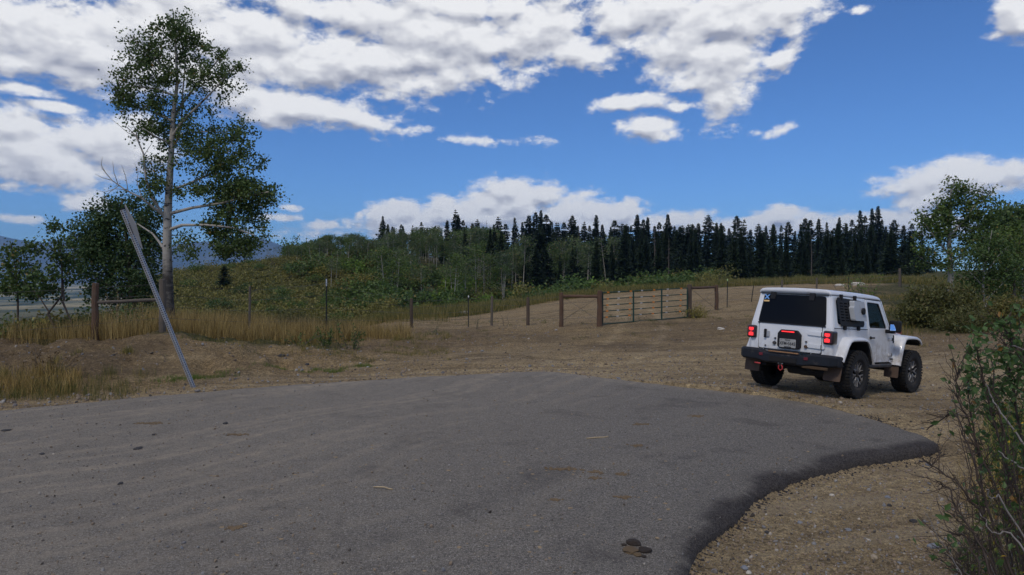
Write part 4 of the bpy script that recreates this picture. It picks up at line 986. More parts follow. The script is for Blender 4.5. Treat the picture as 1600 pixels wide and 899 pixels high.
def put_bush(kind, c, d, s, label, group=None, sz=None, name='shrub', rng=ra, cat='shrub'):
    b_ = BU[kind][int(rng.integers(len(BU[kind])))]; p = at(c, d, -.05)
    r = empty(name, p, rng.random()*6.28); r.scale = (s, s, sz if sz else s*.85); tag(r, label, cat, group)
    link('stems', b_[0], r); link('foliage', b_[1], r); return r
for i in range(120):
    c_ = ra.uniform(470, 1130); d_ = ra.uniform(66, 116); k_ = ra.choice(['green', 'bright', 'olive', 'green', 'green'])
    if c_ < 560 and d_ < 84: c_ += 160
    put_bush(k_, c_, d_, ra.uniform(1.6, 3.3), {'green': 'mid green', 'bright': 'bright green', 'olive': 'olive'}[k_]+' shrub in the draw '+zone(c_),
             {'green': 'green shrubs of the draw', 'bright': 'bright green shrubs of the draw', 'olive': 'olive shrubs of the draw'}[k_])
for i in range(26):
    c_ = ra.uniform(850, 1130); d_ = ra.uniform(88, 106); k_ = ra.choice(['green', 'bright'])
    put_bush(k_, c_, d_, ra.uniform(1.6, 3.0), 'big '+{'green': 'mid green', 'bright': 'bright green'}[k_]+' shrub before the spruces '+zone(c_), k_+' shrubs before the spruces')
for i in range(38):
    c_ = ra.uniform(560, 1430); hi_ = np.interp(c_, [560, 700, 877, 1000, 1200, 1400], [35, 39, 46, 50, 54, 58]); d_ = hi_+ra.exponential(5)
    put_bush('olive' if ra.random() < .75 else 'grey', c_, d_, ra.uniform(.35, .85), 'low olive brush on the top edge of the track '+zone(c_), 'low brush above the dirt track')
for i in range(28):
    c_ = ra.uniform(250, 600); d_ = ra.uniform(26, 46); k_ = ra.choice(['olive', 'green', 'grey', 'olive'])
    put_bush(k_, c_, d_, ra.uniform(.5, 1.1), {'green': 'green shrub behind the wire fence on the left', 'olive': 'olive shrub behind the wire fence on the left', 'grey': 'greyish shrub behind the wire fence on the left'}[k_], k_+' shrubs behind the left fence')
for i in range(26):
    c_ = ra.uniform(448, 600); d_ = ra.uniform(108, 128); s_ = ra.uniform(1.3, 2.2)
    put_bush('green', c_, d_, s_, 'rounded green scrub oak along the crest of the wooded hill', 'scrub oaks on the hill crest', s_*ra.uniform(1.0, 1.5), 'scrub_oak')
for i in range(24):
    c_ = ra.uniform(-60, 140); d_ = ra.uniform(19.5, 27)
    put_bush(ra.choice(['green', 'green', 'olive']), c_, d_, ra.uniform(.8, 1.3), 'taller dark scrub on the left bank '+lz(c_), 'scrub on the left bank')
for i in range(24):
    c_ = ra.uniform(-60, 250); d_ = ra.uniform(18.6, 24)
    put_bush(ra.choice(['grey', 'green', 'green', 'olive']), c_, d_, ra.uniform(.5, 1.05), 'low dark scrub on the left bank '+lz(c_), 'scrub on the left bank')

# sage clumps that cover the open hillside
def sage():
    rng = np.random.default_rng(8); n = 3000
    d = rng.uniform(64, 122, n); c = rng.uniform(190, 620, n); dd = d < np.interp(c, [190, 450, 620], [102, 116, 100]); d, c = d[dd], c[dd]
    X = (c-800)/F*d; Z = height(X, d); S = Soup(); s_ = rng.uniform(.22, .6, len(X))*(1+rng.random(len(X))**4*2.0)*np.clip(1+fbm(X*.12, d*.12, 3, 3)*2.4, .35, 2); P = []; 
    for x, y, z, k in zip(X, d, Z, s_): P.append(np.array([x, y, z+.2*k])+rng.normal(size=(28, 3))*[k*.5, k*.5, k*.32])
    S.leaves(rng, np.concatenate(P), .30, .6, -.6, True)
    tag(link('sagebrush', S.mesh('sagebrush', LEAF_OLIVE)), 'low olive sagebrush covering the open hillside left of the woods', 'sagebrush', kind='stuff')
sage()

for i in range(38):
    c_ = ra.uniform(235, 540); d_ = ra.uniform(68, 106)
    k_ = ra.choice(['green', 'olive', 'green']); put_bush(k_, c_, d_, ra.uniform(.7, 1.7), ('dark green' if k_ == 'green' else 'olive')+' shrub '+('high' if d_ > 90 else 'low')+' on the sage hill '+('right of the tall trunk' if c_ < 330 else 'by the lone conifer' if c_ < 400 else 'above the grey post' if c_ < 460 else 'near the woods'), ('green' if k_ == 'green' else 'olive')+' shrubs on the sage hillside')
# ---- juniper bush and other single bushes
def dense_bush(seed, c, d, W_, Dp, Ht, leaf, ls, nleaf, label, name='bush', cat='bush', up=.9, ncl=90):
    rng = np.random.default_rng(seed); base = at(c, d, -.05); root = empty(name, base)
    S = Soup(); LP = []
    th = rng.random(ncl)*6.28; ph = np.arccos(rng.uniform(.0, 1, ncl)); k = rng.uniform(.5, 1.0, ncl)**.6*rng.uniform(.85, 1.1, ncl)
    C_ = np.stack([np.sin(ph)*np.cos(th)*k*W_, np.sin(ph)*np.sin(th)*k*Dp, np.cos(ph)*k*Ht], 1); C_[:,2] = np.maximum(C_[:,2], .12)
    for c_ in C_:
        S.tube(curve((c_[0]*.3, c_[1]*.3, -.05), c_, .08, .03, 4, rng), [.03, .02, .014, .005], 3)
        m = int(nleaf/ncl*rng.uniform(.6, 1.3)); LP.append(c_+rng.normal(size=(m, 3))*[.20, .20, .17]*rng.uniform(.7, 1.3))
    Lf = Soup(); Lf.leaves(rng, np.concatenate(LP), ls, .35, -up)
    link('stems', S.mesh('stems', GREY_BARK), root); link('foliage', Lf.mesh('foliage', leaf), root)
    return tag(root, label, cat)
dense_bush(1, 1468, 24.5, 1.45, 1.1, 1.6, LEAF_JUNIPER, .13, 15000, 'wide rounded olive juniper bush on the right bank under the aspens')
dense_bush(2, 1506, 22.8, .85, .6, .55, LEAF_JUNIPER, .10, 5000, 'low dark lobe of juniper in front of the big rounded one', ncl=40)
dense_bush(3, 1088, 28.3, .30, .3, .30, LEAF_OLIVE, .08, 1500, 'small green bush at the foot of the right gate post', ncl=22)
dense_bush(4, 1590, 25, 1.3, .8, .7, LEAF_JUNIPER, .12, 6000, 'dark low bush under the trees at the right edge', ncl=50)

# ---- grasses
def blades(rng, X, Y, Hh, wid, lean=.35, segs=2, Z=None):
    n = len(X); Z = height(X, Y)-.01 if Z is None else Z
    a = rng.random(n)*6.28; dx, dy = np.cos(a), np.sin(a); l = rng.normal(size=n)*lean*Hh; la = a+1.57+rng.normal(size=n)*.6
    lx, ly = np.cos(la)*l, np.sin(la)*l; w_ = wid*rng.uniform(.6, 1.3, n)
    P0 = np.stack([X-dx*w_, Y-dy*w_, Z], 1); P1 = np.stack([X+dx*w_, Y+dy*w_, Z], 1)
    M0 = np.stack([X-dx*w_*.7+lx*.4, Y-dy*w_*.7+ly*.4, Z+Hh*.55], 1); M1 = np.stack([X+dx*w_*.7+lx*.4, Y+dy*w_*.7+ly*.4, Z+Hh*.55], 1)
    T_ = np.stack([X+lx, Y+ly, Z+Hh*rng.uniform(.85, 1.05, n)], 1)
    V = np.stack([P0, P1, M1, M0, T_], 1).reshape(-1, 3); i = np.arange(n)[:,None]*5
    return V, (i+[[3, 2, 4]]), (i+[[0, 1, 2, 3]])
def grass(label, leaf, rng, C_, D_, h, wid, tuft=14, spread=.10, keep=None, lean=.35):
    X = (C_-800)/F*D_; Y = D_
    if keep is not None:
        k = keep(X, Y, C_); X, Y = X[k], Y[k]
    n = len(X); hh = np.repeat(h*rng.uniform(.45, 1.2, n), tuft); X = np.repeat(X, tuft)+rng.normal(size=n*tuft)*spread; Y = np.repeat(Y, tuft)+rng.normal(size=n*tuft)*spread
    sd = road_sd(X, Y); k = sd > .05; X, Y, hh = X[k], Y[k], hh[k]
    V, T, Q = blades(rng, X, Y, hh*rng.uniform(.6, 1.15, len(X)), wid, lean)
    o = link('grass', npmesh('grass', V, [T, Q], leaf)); tag(o, label, 'grass', kind='stuff')
rg = np.random.default_rng(21)
def cl(X, Y, s=1.2, th=.0, seed=40): return fbm(X*s, Y*s, 3, seed) > th
# golden band along the left fence
n = 5200; C_ = rg.uniform(-120, 640, n); D_ = rg.uniform(17.0, 24.5, n)
grass('tall golden dry grass in a band along the left wire fence', GRASS_DRY, rg, C_, D_, .68, .0042, 15, .10, lambda X, Y, C: (rg.random(len(X)) < np.interp(C, [-120, 60, 150, 520, 640], [.4, .5, .95, .95, .7])*np.clip(1.0+fbm(X*.9, Y*.9, 3, 33)*2.6, .15, 1)) & (Y > np.interp(C, [0, 150, 300, 450, 640], [17.5, 17.2, 18.8, 19.6, 23.0])+fbm(X*.8, Y*.8, 3, 2)*2))
n = 2600; C_ = rg.uniform(150, 700, n); D_ = rg.uniform(22, 34, n)
grass('straw coloured grass behind the left fence running down to the draw', GRASS_MIX, rg, C_, D_, .42, .006, 12, .16, lambda X, Y, C: (C < 560) | (Y > 31))
# short sparse grass in front of the fence
n = 1500; C_ = rg.uniform(200, 700, n); D_ = rg.uniform(16.5, 25, n)
grass('short sparse tufts on the dirt in front of the fence', GRASS_MIX, rg, C_, D_, .13, .004, 12, .06, lambda X, Y, C: cl(X, Y, .9, .02))
n = 1100; C_ = rg.uniform(640, 1500, n); D_ = rg.uniform(22, 33, n)
grass('thin low weeds at the foot of the fence and gate', GRASS_MIX, rg, C_, D_, .12, .0045, 12, .07, lambda X, Y, C: cl(X, Y, .8, .05, 44))
# verge clumps at the toe of the bank
n = 330; C_ = rg.uniform(-120, 240, n); D_ = rg.uniform(11.7, 13.6, n)
grass('yellow and green grass clumps at the toe of the left bank beside the road', GRASS_MIX, rg, C_, D_, .24, .003, 20, .06, lambda X, Y, C: rg.random(len(X)) < np.interp(C, [-120, 60, 130, 240], [1, 1, .8, .2]))
n = 120; C_ = rg.uniform(-120, 120, n); D_ = rg.uniform(12.2, 13.6, n)
grass('taller golden grass at the toe of the left bank', GRASS_DRY, rg, C_, D_, .42, .003, 20, .06)
n = 240; C_ = np.concatenate([rg.normal(c0, s0, 34) for c0, s0 in ((268, 12), (305, 8), (345, 14), (440, 22), (490, 20), (570, 8), (525, 10))]); D_ = np.interp(C_, [240, 300, 400, 500, 600], [13.15, 13.6, 14.6, 15.5, 16.5])+rg.normal(size=len(C_))*.12
grass('bright green tufts along the edge of the gravel shoulder', GRASS_GREEN, rg, C_, D_, .10, .003, 14, .05)
# single tufts on the bare bank
C_ = np.array([200, 197, 203, 170, 120, 75, 80, 85, 470, 620, 700, 1440, 1380, 90]); D_ = np.array([15, 15.05, 14.95, 15.6, 14.8, 14.3, 14.2, 14.4, 18, 22, 23, 20, 21, 13.6])
grass('brown grass tufts standing singly on the bare bank', GRASS_MIX, rg, C_.astype(float), D_, .22, .003, 70, .07)
# upper band behind the dirt track
n = 6500; C_ = rg.uniform(560, 1650, n); D_ = np.interp(C_, [560, 700, 877, 1000, 1200, 1400, 1650], [31, 34.5, 42.5, 45, 48, 51, 36])+rg.exponential(5.5, n)
grass('yellow green grass strip along the upper side of the dirt track', GRASS_MIX, rg, C_, D_, .48, .009, 9, .22)
n = 2000; C_ = rg.uniform(1300, 1700, n); D_ = rg.uniform(22, 38, n)
grass('dry grass under the trees on the right', GRASS_MIX, rg, C_, D_, .30, .006, 12, .15, lambda X, Y, C: cl(X, Y, .5, -.08, 50))

# ------------------------------------------------------------------ fences
WOOD_RED = simple('red_brown_post', (.10, .055, .032), .85, var=.35, vscale=5, bump=.5, bscale=25, dirt=((.10, .075, .055), 3, .5, .65))
WOOD_GREY = simple('grey_post', (.115, .095, .075), .9, var=.3, vscale=6, bump=.5, bscale=25)
WOOD_DARK = simple('dark_post', (.085, .060, .042), .9, var=.3, vscale=6, bump=.5, bscale=25)
STEEL_DARK = simple('dark_steel', (.028, .032, .030), .6, .3, .3)
TIP_WHITE = simple('white_tip', (.62, .64, .64), .5); TIP_GREEN = simple('green_tip', (.35, .50, .22), .5)
WIRE = simple('fence_wire', (.13, .12, .115), .5, .6)
def round_post(name, bot, top, r, mat_, parent, rng, k=10):
    S = Soup(); n = 7; P = [Vector(bot).lerp(Vector(top), i/(n-1)) for i in range(n)]
    off = [Vector((rng.normal()*r*.07, rng.normal()*r*.07, 0)) for _ in P]
    P = [p+o for p, o in zip(P, off)]; R = [r*(1.06-.12*i/(n-1))*rng.uniform(.95, 1.05) for i in range(n)]
    ax = (P[-1]-P[-2]).normalized(); P.append(P[-1]+ax*r*.12); R.append(R[-1]*.82); P.append(P[-1]+ax*.004); R.append(.002)
    P = [p-Vector(parent.location) for p in P]
    S.tube([tuple(p) for p in P], R, k)
    return link(name, S.mesh(name, mat_, False), parent)
def t_post(bot, top, parent, tipm=None, tip=.12):
    b_ = Vector(bot)-Vector(parent.location); t_ = Vector(top)-Vector(parent.location); ax = t_-b_
    def tee(a, b__, name, m_, g_=1.0):
        S = Soup(); w_ = .020*g_; th = .006*g_
        for (x0, x1, y0, y1) in ((-w_, w_, -th, th), (-th, th, th, w_*1.5)):
            V = [(x0, y0), (x1, y0), (x1, y1), (x0, y1)]
            S.add([tuple(a+Vector((p[0], p[1], 0))) for p in V]+[tuple(b__+Vector((p[0], p[1], 0))) for p in V],
                  Q=[[0, 1, 5, 4], [1, 2, 6, 5], [2, 3, 7, 6], [3, 0, 4, 7], [4, 5, 6, 7], [3, 2, 1, 0]])
        if name == 'post':
            n = int(ax.length/.055)
            for i in range(2, n):
                c_ = a.lerp(b__, i/n)+Vector((0, -th-.004, 0)); S.add([tuple(c_+Vector(v)) for v in ((-.008, .004, -.008), (.008, .004, -.008), (.008, .004, .008), (-.008, .004, .008), (0, -.006, 0))], T=[[0, 1, 4], [1, 2, 4], [2, 3, 4], [3, 0, 4]])
        return link(name, S.mesh(name, m_), parent)
    f_ = 1-tip/ax.length if tipm else 1
    o = tee(b_, b_.lerp(t_, f_), 'post', STEEL_DARK)
    if tipm:
        tp = tee(Vector((0,0,0)), ax*(1-f_), 'tip', tipm, 1.15); tp.parent = o; tp.location = b_.lerp(t_, f_)
    return o
def wires(parent, pts, fr, r=.0045, rng=None, barbs=True):
    """strands from post to post; pts: list of (bottom, top)"""
    o_ = Vector(parent.location)
    for f_ in fr:
        S = Soup()
        for (b0, t0), (b1, t1) in zip(pts[:-1], pts[1:]):
            a = Vector(b0).lerp(Vector(t0), f_)-o_; b_ = Vector(b1).lerp(Vector(t1), f_)-o_
            a.y -= .03; b_.y -= .03; L = (b_-a).length
            S.tube(curve(a, b_, -.012*L/3, 0, 6), r, 3)
            if barbs:
                for k in range(int(L/.35)):
                    c_ = a.lerp(b_, (k+.5)/max(1, int(L/.35))); c_.z -= .012*L/3*.8
                    S.tube([(c_.x-.008, c_.y, c_.z-.014), (c_.x+.008, c_.y, c_.z+.014)], r*.8, 3)
        link('wire', S.mesh('wire', WIRE), parent)
def gp(c, d, toprow, lean=0.0, sink=.25):
    b_ = at(c, d); t_ = px(c, toprow, d); t_.x += lean; return (Vector((b_.x, b_.y, b_.z-sink)), t_, b_)
def post_seg(fence, spec, rng):
    out = []
    for (c, d, tr_, kind, r, lean) in spec:
        b_, t_, g_ = gp(c, d, tr_, lean)
        if kind == 'w': round_post('post', b_, t_, r, WOOD_RED, fence, rng)
        if kind == 'g': round_post('post', b_, t_, r, WOOD_GREY, fence, rng)
        if kind == 'd': round_post('post', b_, t_, r, WOOD_DARK, fence, rng)
        if kind == 't': t_post(b_, t_, fence, None)
        if kind == 'tw': t_post(b_, t_, fence, TIP_WHITE, .25)
        if kind == 'ts': t_post(b_, t_, fence, TIP_WHITE, .08)
        if kind == 'tg': t_post(b_, t_, fence, TIP_GREEN, .10)
        out.append((g_, t_))
    return out
rf_ = np.random.default_rng(4)
def log_rail(fence, a, b_, r, m_, name='rail'):
    o_ = Vector(fence.location); S = Soup(); P = curve(a-o_, b_-o_, 0, .004, 7, rf_); S.tube(P, r*rf_.uniform(.93, 1.05, 7), 9)
    return link(name, S.mesh(name, m_, False), fence)
fl = empty('wire_fence', at(149, 17.6))
tag(fl, 'barbed wire fence on the left bank with a rusty brown post and grey cross rail', 'fence')
pts = post_seg(fl, [(-60, 18.5, 452, 'g', .05, 0), (149, 17.6, 443, 'w', .085, 0), (254, 18.2, 437, 'g', .085, 0), (389, 20.5, 448, 'g', .035, .03), (510, 23.5, 436, 'tw', 0, 0), (643, 28, 467, 'd', .068, .0)], rf_)
log_rail(fl, px(152, 473, 17.6), px(252, 468, 18.2), .045, WOOD_GREY)
wires(fl, pts, (.28, .5, .72, .92), rng=rf_)
fm = empty('wire_fence', at(732, 28.3))
tag(fm, 'barbed wire fence of short mixed posts between the left grass and the green gate', 'fence')
pts = post_seg(fm, [(732, 28.2, 462, 'ts', 0, 0), (768, 28, 463, 'g', .052, .02), (825, 27.4, 465, 'd', .068, .0), (877, 26.6, 458, 'w', .085, 0), (937, 25.9, 455, 'w', .105, 0)], rf_)
log_rail(fm, px(880, 463, 26.6), px(934, 463.5, 25.9), .06, WOOD_RED)
wires(fm, [(at(643, 28), px(643, 467, 28))]+pts, (.25, .48, .7, .9), rng=rf_)
def brace(fence, a, b_):
    S = Soup(); o_ = Vector(fence.location); S.tube([tuple(a-o_), tuple(b_-o_)], .004, 3); S.tube([tuple(a-o_+Vector((0, 0, .02))), tuple(b_-o_+Vector((0, .02, .02)))], .004, 3); link('brace_wire', S.mesh('brace_wire', WIRE), fence)
brace(fm, px(881, 466, 26.5), px(934, 500, 25.8)); brace(fm, px(881, 500, 26.5), px(934, 466, 25.8))
fr = empty('wire_fence', at(1120, 30.5))
tag(fr, 'barbed wire fence climbing the slope right of the gate and behind the white car', 'fence')
GR = (1075.5, 28.2)
pts = post_seg(fr, [(1077, 28.3, 445, 'd', .10, 0), (1119.5, 30.5, 446, 'w', .085, 0), (1136, 31.5, 436, 'tg', 0, .02), (1173, 33.5, 446, 't', 0, .14), (1222, 36, 438, 'g', .06, 0), (1276, 38, 434, 'g', .05, 0), (1326, 40, 432, 't', 0, 0), (1406, 46, 420, 'g', .09, 0), (1408, 44.8, 420, 't', 0, 0)], rf_)
log_rail(fr, px(1080, 450.5, 28.3), px(1117, 449, 30.5), .06, WOOD_RED)
wires(fr, pts[:8], (.25, .48, .7, .9), rng=rf_)
brace(fr, px(1081, 453, 28.2), px(1117, 482, 30.4)); brace(fr, px(1081, 486, 28.2), px(1117, 453, 30.4))
frr = empty('wire_fence', at(1560, 27))
tag(frr, 'low wire fence with a pale weathered stub post under the trees at the right edge', 'fence')
pts = post_seg(frr, [(1505, 30, 455, 'd', .04, 0), (1585, 27, 440, 'g', .05, 0), (1680, 25, 440, 'g', .05, 0)], rf_); wires(frr, pts, (.3, .6, .9))

# gate
def gate():
    A = at(941.5, 25.95); B_ = at(1073.5, 28.15); A.z += .07; B_.z = H-(497-HY)*28.15/F+.03
    root = empty('pipe_gate', A); tag(root, 'green pipe gate hung with rows of orange and white reflector bands', 'gate')
    GM = simple('green_gate_paint', (.014, .050, .036), .45, .2, .3, dirt=((.10, .08, .06), 6, .62, .8))
    OR = simple('orange_band', (.75, .23, .02), .5); WH = simple('white_band', (.48, .48, .46), .5)
    u = B_-A; L = math.hypot(u.x, u.y); slope = u.z/L; ang = math.atan2(u.y, u.x)
    root.rotation_euler = (0, 0, ang)
    GH = [0.0, .26, .49, .715, .95, 1.20]
    def pipe(name, a, b_, r, m_, k=8, par=root):
        S = Soup(); S.tube([a, b_], r, k); return link(name, S.mesh(name, m_, True), par)
    for hh in GH: pipe('rail', (0, 0, hh), (L, 0, hh+slope*L), .021 if hh in (0.0, 1.20) else .017, GM)
    for f_, r in ((0.0, .024), (.345, .034), (.68, .034), (1.0, .024)): pipe('upright', (L*f_, -.012, -.01+slope*L*f_), (L*f_, -.012, 1.215+slope*L*f_), r, GM)
    # bands: built once per colour, then copied
    def band(m_):
        S = Soup(); S.tube([(-.05, 0, 0), (.05, 0, 0)], .024, 8); S.add([(-.05, -.025, -.024), (.05, -.025, -.024), (.05, -.03, .024), (-.05, -.03, .024)], Q=[[0, 1, 2, 3]]); return S.mesh('reflector_band', m_)
    bo, bw = band(OR), band(WH)
    for hi_, hh in enumerate(GH[1:]):
        for k, f_ in enumerate((.05, .17, .305, .435, .58, .745, .915)):
            f2 = f_+(hi_-2)*.004
            o = link('reflector_band', bo if k % 2 == 0 else bw, root, (L*f2, 0, hh+slope*L*f2)); o['label'] = ('orange' if k % 2 == 0 else 'white')+' reflector band'
    S = Soup(); [S.tube([(-.02, 0, z), (-.09, 0, z)], .014, 6) for z in (.25, 1.0)]; link('hinge', S.mesh('hinge', STEEL_DARK), root)
    S = Soup(); S.tube([(L-.02, -.02, .95+slope*L), (L+.06, -.05, .80+slope*L), (L+.10, -.02, .92+slope*L)], .008, 5); link('latch_chain', S.mesh('latch_chain', STEEL_DARK), root)
gate()

# ------------------------------------------------------------------ leaning perforated sign post
def sign_post():
    B_ = px(302, 607, 12.9); B_.z = hz1(B_.x, B_.y); T_ = px(190, 325, 11.9); T_ = Vector((T_.x, 12.3, H+(HY-325)*12.3/F)); T_.x = (190-800)/F*12.3
    root = empty('sign_post', B_); tag(root, 'leaning galvanised perforated steel post with its sign plate seen edge-on', 'sign post')
    m_ = simple('galvanised', (.42, .43, .45), .5, .4, .2, 14, .1, 120, dirt=((.22, .20, .18), 9, .55, .75))
    holes = simple('hole_shade', (.018, .018, .02), .9)
    ax = (T_-B_); Ln = ax.length; z_ = ax.normalized(); fr_ = Vector((-.25, -1, -.05)); x_ = z_.cross(fr_).normalized(); y_ = z_.cross(x_).normalized()
    if y_.y > 0: y_ = -y_; x_ = -x_
    M = Matrix((x_, y_, z_)).transposed()
    hw = .029; st = .0254*1.6
    S = Soup(); n = int(Ln/st); z0 = -.35
    # three visible walls, each a ladder of quads round real square holes
    def wall(org, u, w_):
        V = []; Q = []
        for i in range(-8, n):
            za, zb = i*st, (i+1)*st; zm = (za+zb)/2; hr = st*.27
            o = [(-w_, za), (w_, za), (w_, zb), (-w_, zb)]; ih = [(-hr, zm-hr), (hr, zm-hr), (hr, zm+hr), (-hr, zm+hr)]
            b0 = len(V); V += [tuple(M @ (org+u*a+Vector((0, 0, b_)))) for a, b_ in o+ih]
            Q += [[b0+k, b0+(k+1) % 4, b0+4+(k+1) % 4, b0+4+k] for k in range(4)]
        S.add(V, Q=Q)
    wall(Vector((0, hw, 0)), Vector((1, 0, 0)), hw); wall(Vector((hw, 0, 0)), Vector((0, 1, 0)), hw); wall(Vector((-hw, 0, 0)), Vector((0, 1, 0)), hw); wall(Vector((0, -hw, 0)), Vector((1, 0, 0)), hw)
    link('post', S.mesh('post', m_), root)
    S2 = Soup(); k = hw-.004; S2.add([tuple(M @ Vector(v)) for v in [(-k, -k, z0), (k, -k, z0), (k, k, z0), (-k, k, z0), (-k, -k, Ln-.01), (k, -k, Ln-.01), (k, k, Ln-.01), (-k, k, Ln-.01)]], Q=[[0, 1, 5, 4], [1, 2, 6, 5], [2, 3, 7, 6], [3, 0, 4, 7], [4, 5, 6, 7]])  # solid dark core in the hollow post, its colour stands for the shade inside
    link('shade_core', S2.mesh('shade_core', holes), root)
    # square plate turned on its corner, nearly edge-on behind the post
    pm = simple('sign_back', (.36, .37, .39), .5, .3, .2, 10)
    S3 = Soup(); c0 = Ln-.40; hL = .43; V = []
    view = (M.transposed() @ (px(210, 360, 12)-Vector((0, 0, H)))).normalized(); pu = Vector((.055, -.43, 0)); 
    # the plate's plane almost contains the line of sight
    vv = Vector((view.x, view.y, 0)).normalized(); side = Vector((-vv.y, vv.x, 0)); side = side if side.x < 0 else -side
    pu = (vv*1.0+side*-.12).normalized()
    base_ = -side*.0
    pr = [(0, hL), (.1, hL-.02), (.42, .10), (.42, -.10), (.1, -hL+.02), (0, -hL)]
    pr = [(-.42, 0), (-.36, .07), (-.06, .41), (.06, .41), (.36, .07), (.42, 0), (.36, -.07), (.06, -.41), (-.06, -.41), (-.36, -.07)]
    nrm = pu.cross(Vector((0, 0, 1))).normalized()
    offv = Vector((hw+.006, 0, 0)); 
    if (M @ Vector((1, 0, 0))).x < 0: offv = -offv
    offv = offv-pu*.34
    for s_ in (-.002, .002): V += [tuple(M @ (offv+pu*a+nrm*s_+Vector((0, 0, c0+b_)))) for a, b_ in pr]
    bm = bmesh.new(); vs = [bm.verts.new(v) for v in V]; n_ = len(pr); bm.faces.new(vs[:n_]); bm.faces.new(vs[n_:][::-1])
    for i in range(n_): bm.faces.new((vs[i], vs[(i+1) % n_], vs[n_+(i+1) % n_], vs[n_+i]))
    me = bpy.data.meshes.new('sign_plate'); bm.to_mesh(me); bm.free(); me.materials.append(pm); link('sign_plate', me, root)
    S4 = Soup(); 
    for zz in (c0+.18, c0-.18): S4.tube([tuple(M @ Vector((-hw-.01, 0, zz))), tuple(M @ (offv+Vector((math.copysign(.012, offv.x), 0, zz))))], .006, 6)
    link('bolt', S4.mesh('bolt', m_), root)
sign_post()

# ------------------------------------------------------------------ rocks, sticks, clods
def rock_mesh(seed, m_, sq=.6, sub=2):
    rng = np.random.default_rng(seed); bm = bmesh.new(); bmesh.ops.create_icosphere(bm, subdivisions=sub, radius=1)
    for v in bm.verts:
        p = np.array(v.co); k = 1+.28*(vnoise(p[0]*1.3+seed, p[1]*1.3+p[2]*1.7, seed)-.5)*2+.10*(vnoise(p[0]*4, p[1]*4+p[2]*3, seed)-.5); v.co = v.co*float(k)
        v.co.x = max(-.8, min(.8, v.co.x)); v.co.z *= sq
    me = bpy.data.meshes.new('rock'); bm.to_mesh(me); bm.free(); me.materials.append(m_); return me
RK_GREY = simple('grey_rock', (.20, .21, .23), .8, 0, .25, 20, .4, 60); RK_PALE = simple('pale_rock', (.50, .46, .39), .85, 0, .2, 20, .4, 60); RK_DARK = simple('dark_rock', (.045, .042, .042), .85, 0, .3, 20, .5, 60); RK_TAN = simple('tan_rock', (.36, .29, .20), .85, 0, .2, 20, .4, 60)
def rock(c, row, d, s, m_, label, cat='rock', sq=.6, asp=1.0, seed=None, name='rock', z=None):
    if d is None:
        d = 2283.0/(row-HY)
        for _ in range(5): p = at(c, d); d = (H-p.z)*F/(row-HY)
    p = at(c, d); sd = float(road_sd(np.array([p.x]), np.array([p.y]))[0])
    if sd < 0: p.z = .004
    o = link(name, rock_mesh(int(c*7+row), m_, sq), None, p+Vector((0, 0, s*sq*.35))); o.scale = (s*asp, s/asp**.5, s); o.rotation_euler = (0, 0, (c*.37) % 6.28)
    return tag(o, label, cat)
rock(1163, 889, None, .028, RK_GREY, 'grey pebble at the lower edge of the view, left one of the close pair')
rock(1170, 896, None, .026, RK_PALE, 'pale pebble at the lower edge of the view, right one of the close pair')
rock(1366, 872, None, .030, RK_TAN, 'smooth tan stone on the gravel near the bottom, largest there')
rock(1250, 818, None, .026, RK_GREY, 'blue grey stone in the middle of the gravel apron')
rock(1300, 775, None, .026, RK_PALE, 'whitish chip upper middle of the gravel apron')
rock(1387, 778, None, .028, RK_GREY, 'slate grey stone right of the whitish chip on the gravel apron')
rock(1390, 791, None, .026, RK_DARK, 'black clod just below the slate grey stone on the gravel')
rock(1452, 728, None, .036, RK_GREY, 'blue grey stone just below the tip of the road end')
rock(1198, 833, None, .022, RK_DARK, 'small black stone on the gravel near the curving road edge')
rock(1325, 829, None, .026, RK_GREY, 'flat grey stone on the gravel below the whitish chip')
rock(1460, 856, None, .040, RK_GREY, 'flat grey stone at the right beside the bare shrub', asp=1.8)
rock(1427, 816, None, .032, RK_DARK, 'dark clod on the gravel left of the bare shrub')
rock(1126, 511, None, .13, RK_PALE, 'white stone on the dirt right of the gate', sq=.45, asp=1.3)
rock(725, 479, 37, .30, RK_PALE, 'pale boulder half hidden at the top edge of the dirt track left of the gate', 'boulder', .5, 1.3)
rock(1312, 440, 46, .32, RK_PALE, 'pale boulder on the upper slope above the car, left of the pair', 'boulder', .4, 1.4)
rock(1340, 438, 47, .38, RK_PALE, 'pale boulder on the upper slope above the car, right of the pair', 'boulder', .4, 1.5)
rock(869, 516, None, .07, RK_PALE, 'small white stone beside the red brown post left of the gate', sq=.4, asp=1.4)
rock(216, 711, None, .045, RK_DARK, 'flat dark clod on the asphalt, far left middle', 'clod', .35, 1.6)
rock(188, 768, None, .030, RK_DARK, 'dark clod on the asphalt left of the dusty streak', 'clod', .5)
rock(352, 671, None, .040, RK_DARK, 'dark crumb pair on the asphalt toward the leaning post', 'clod', .6)
rock(66, 720, None, .035, RK_DARK, 'dark clod near the left edge of the asphalt', 'clod', .4, 1.3)
rock(9, 682, None, .050, RK_DARK, 'dark clod at the far left edge of the asphalt', 'clod', .35, 1.4)
rock(241, 689, None, .030, RK_DARK, 'small dark clod on the asphalt below the dusty patch', 'clod', .5)
for i, (c_, r_, s_, lb) in enumerate([(440, 557, .16, 'dark lump of soil on the bank, left of three'), (458, 573, .13, 'dark lump of soil on the bank, lower middle of three'), (480, 565, .11, 'dark lump of soil on the bank, right of three')]):
    rock(c_, r_, None, s_*.6, RK_DARK, lb, 'clod', .5, 1.2)
MUD = simple('dry_mud', (.155, .105, .055), .95, 0, .35, 25, .8, 90); MUDD = simple('dark_mud', (.040, .028, .020), .9, 0, .35, 30, .8, 90)
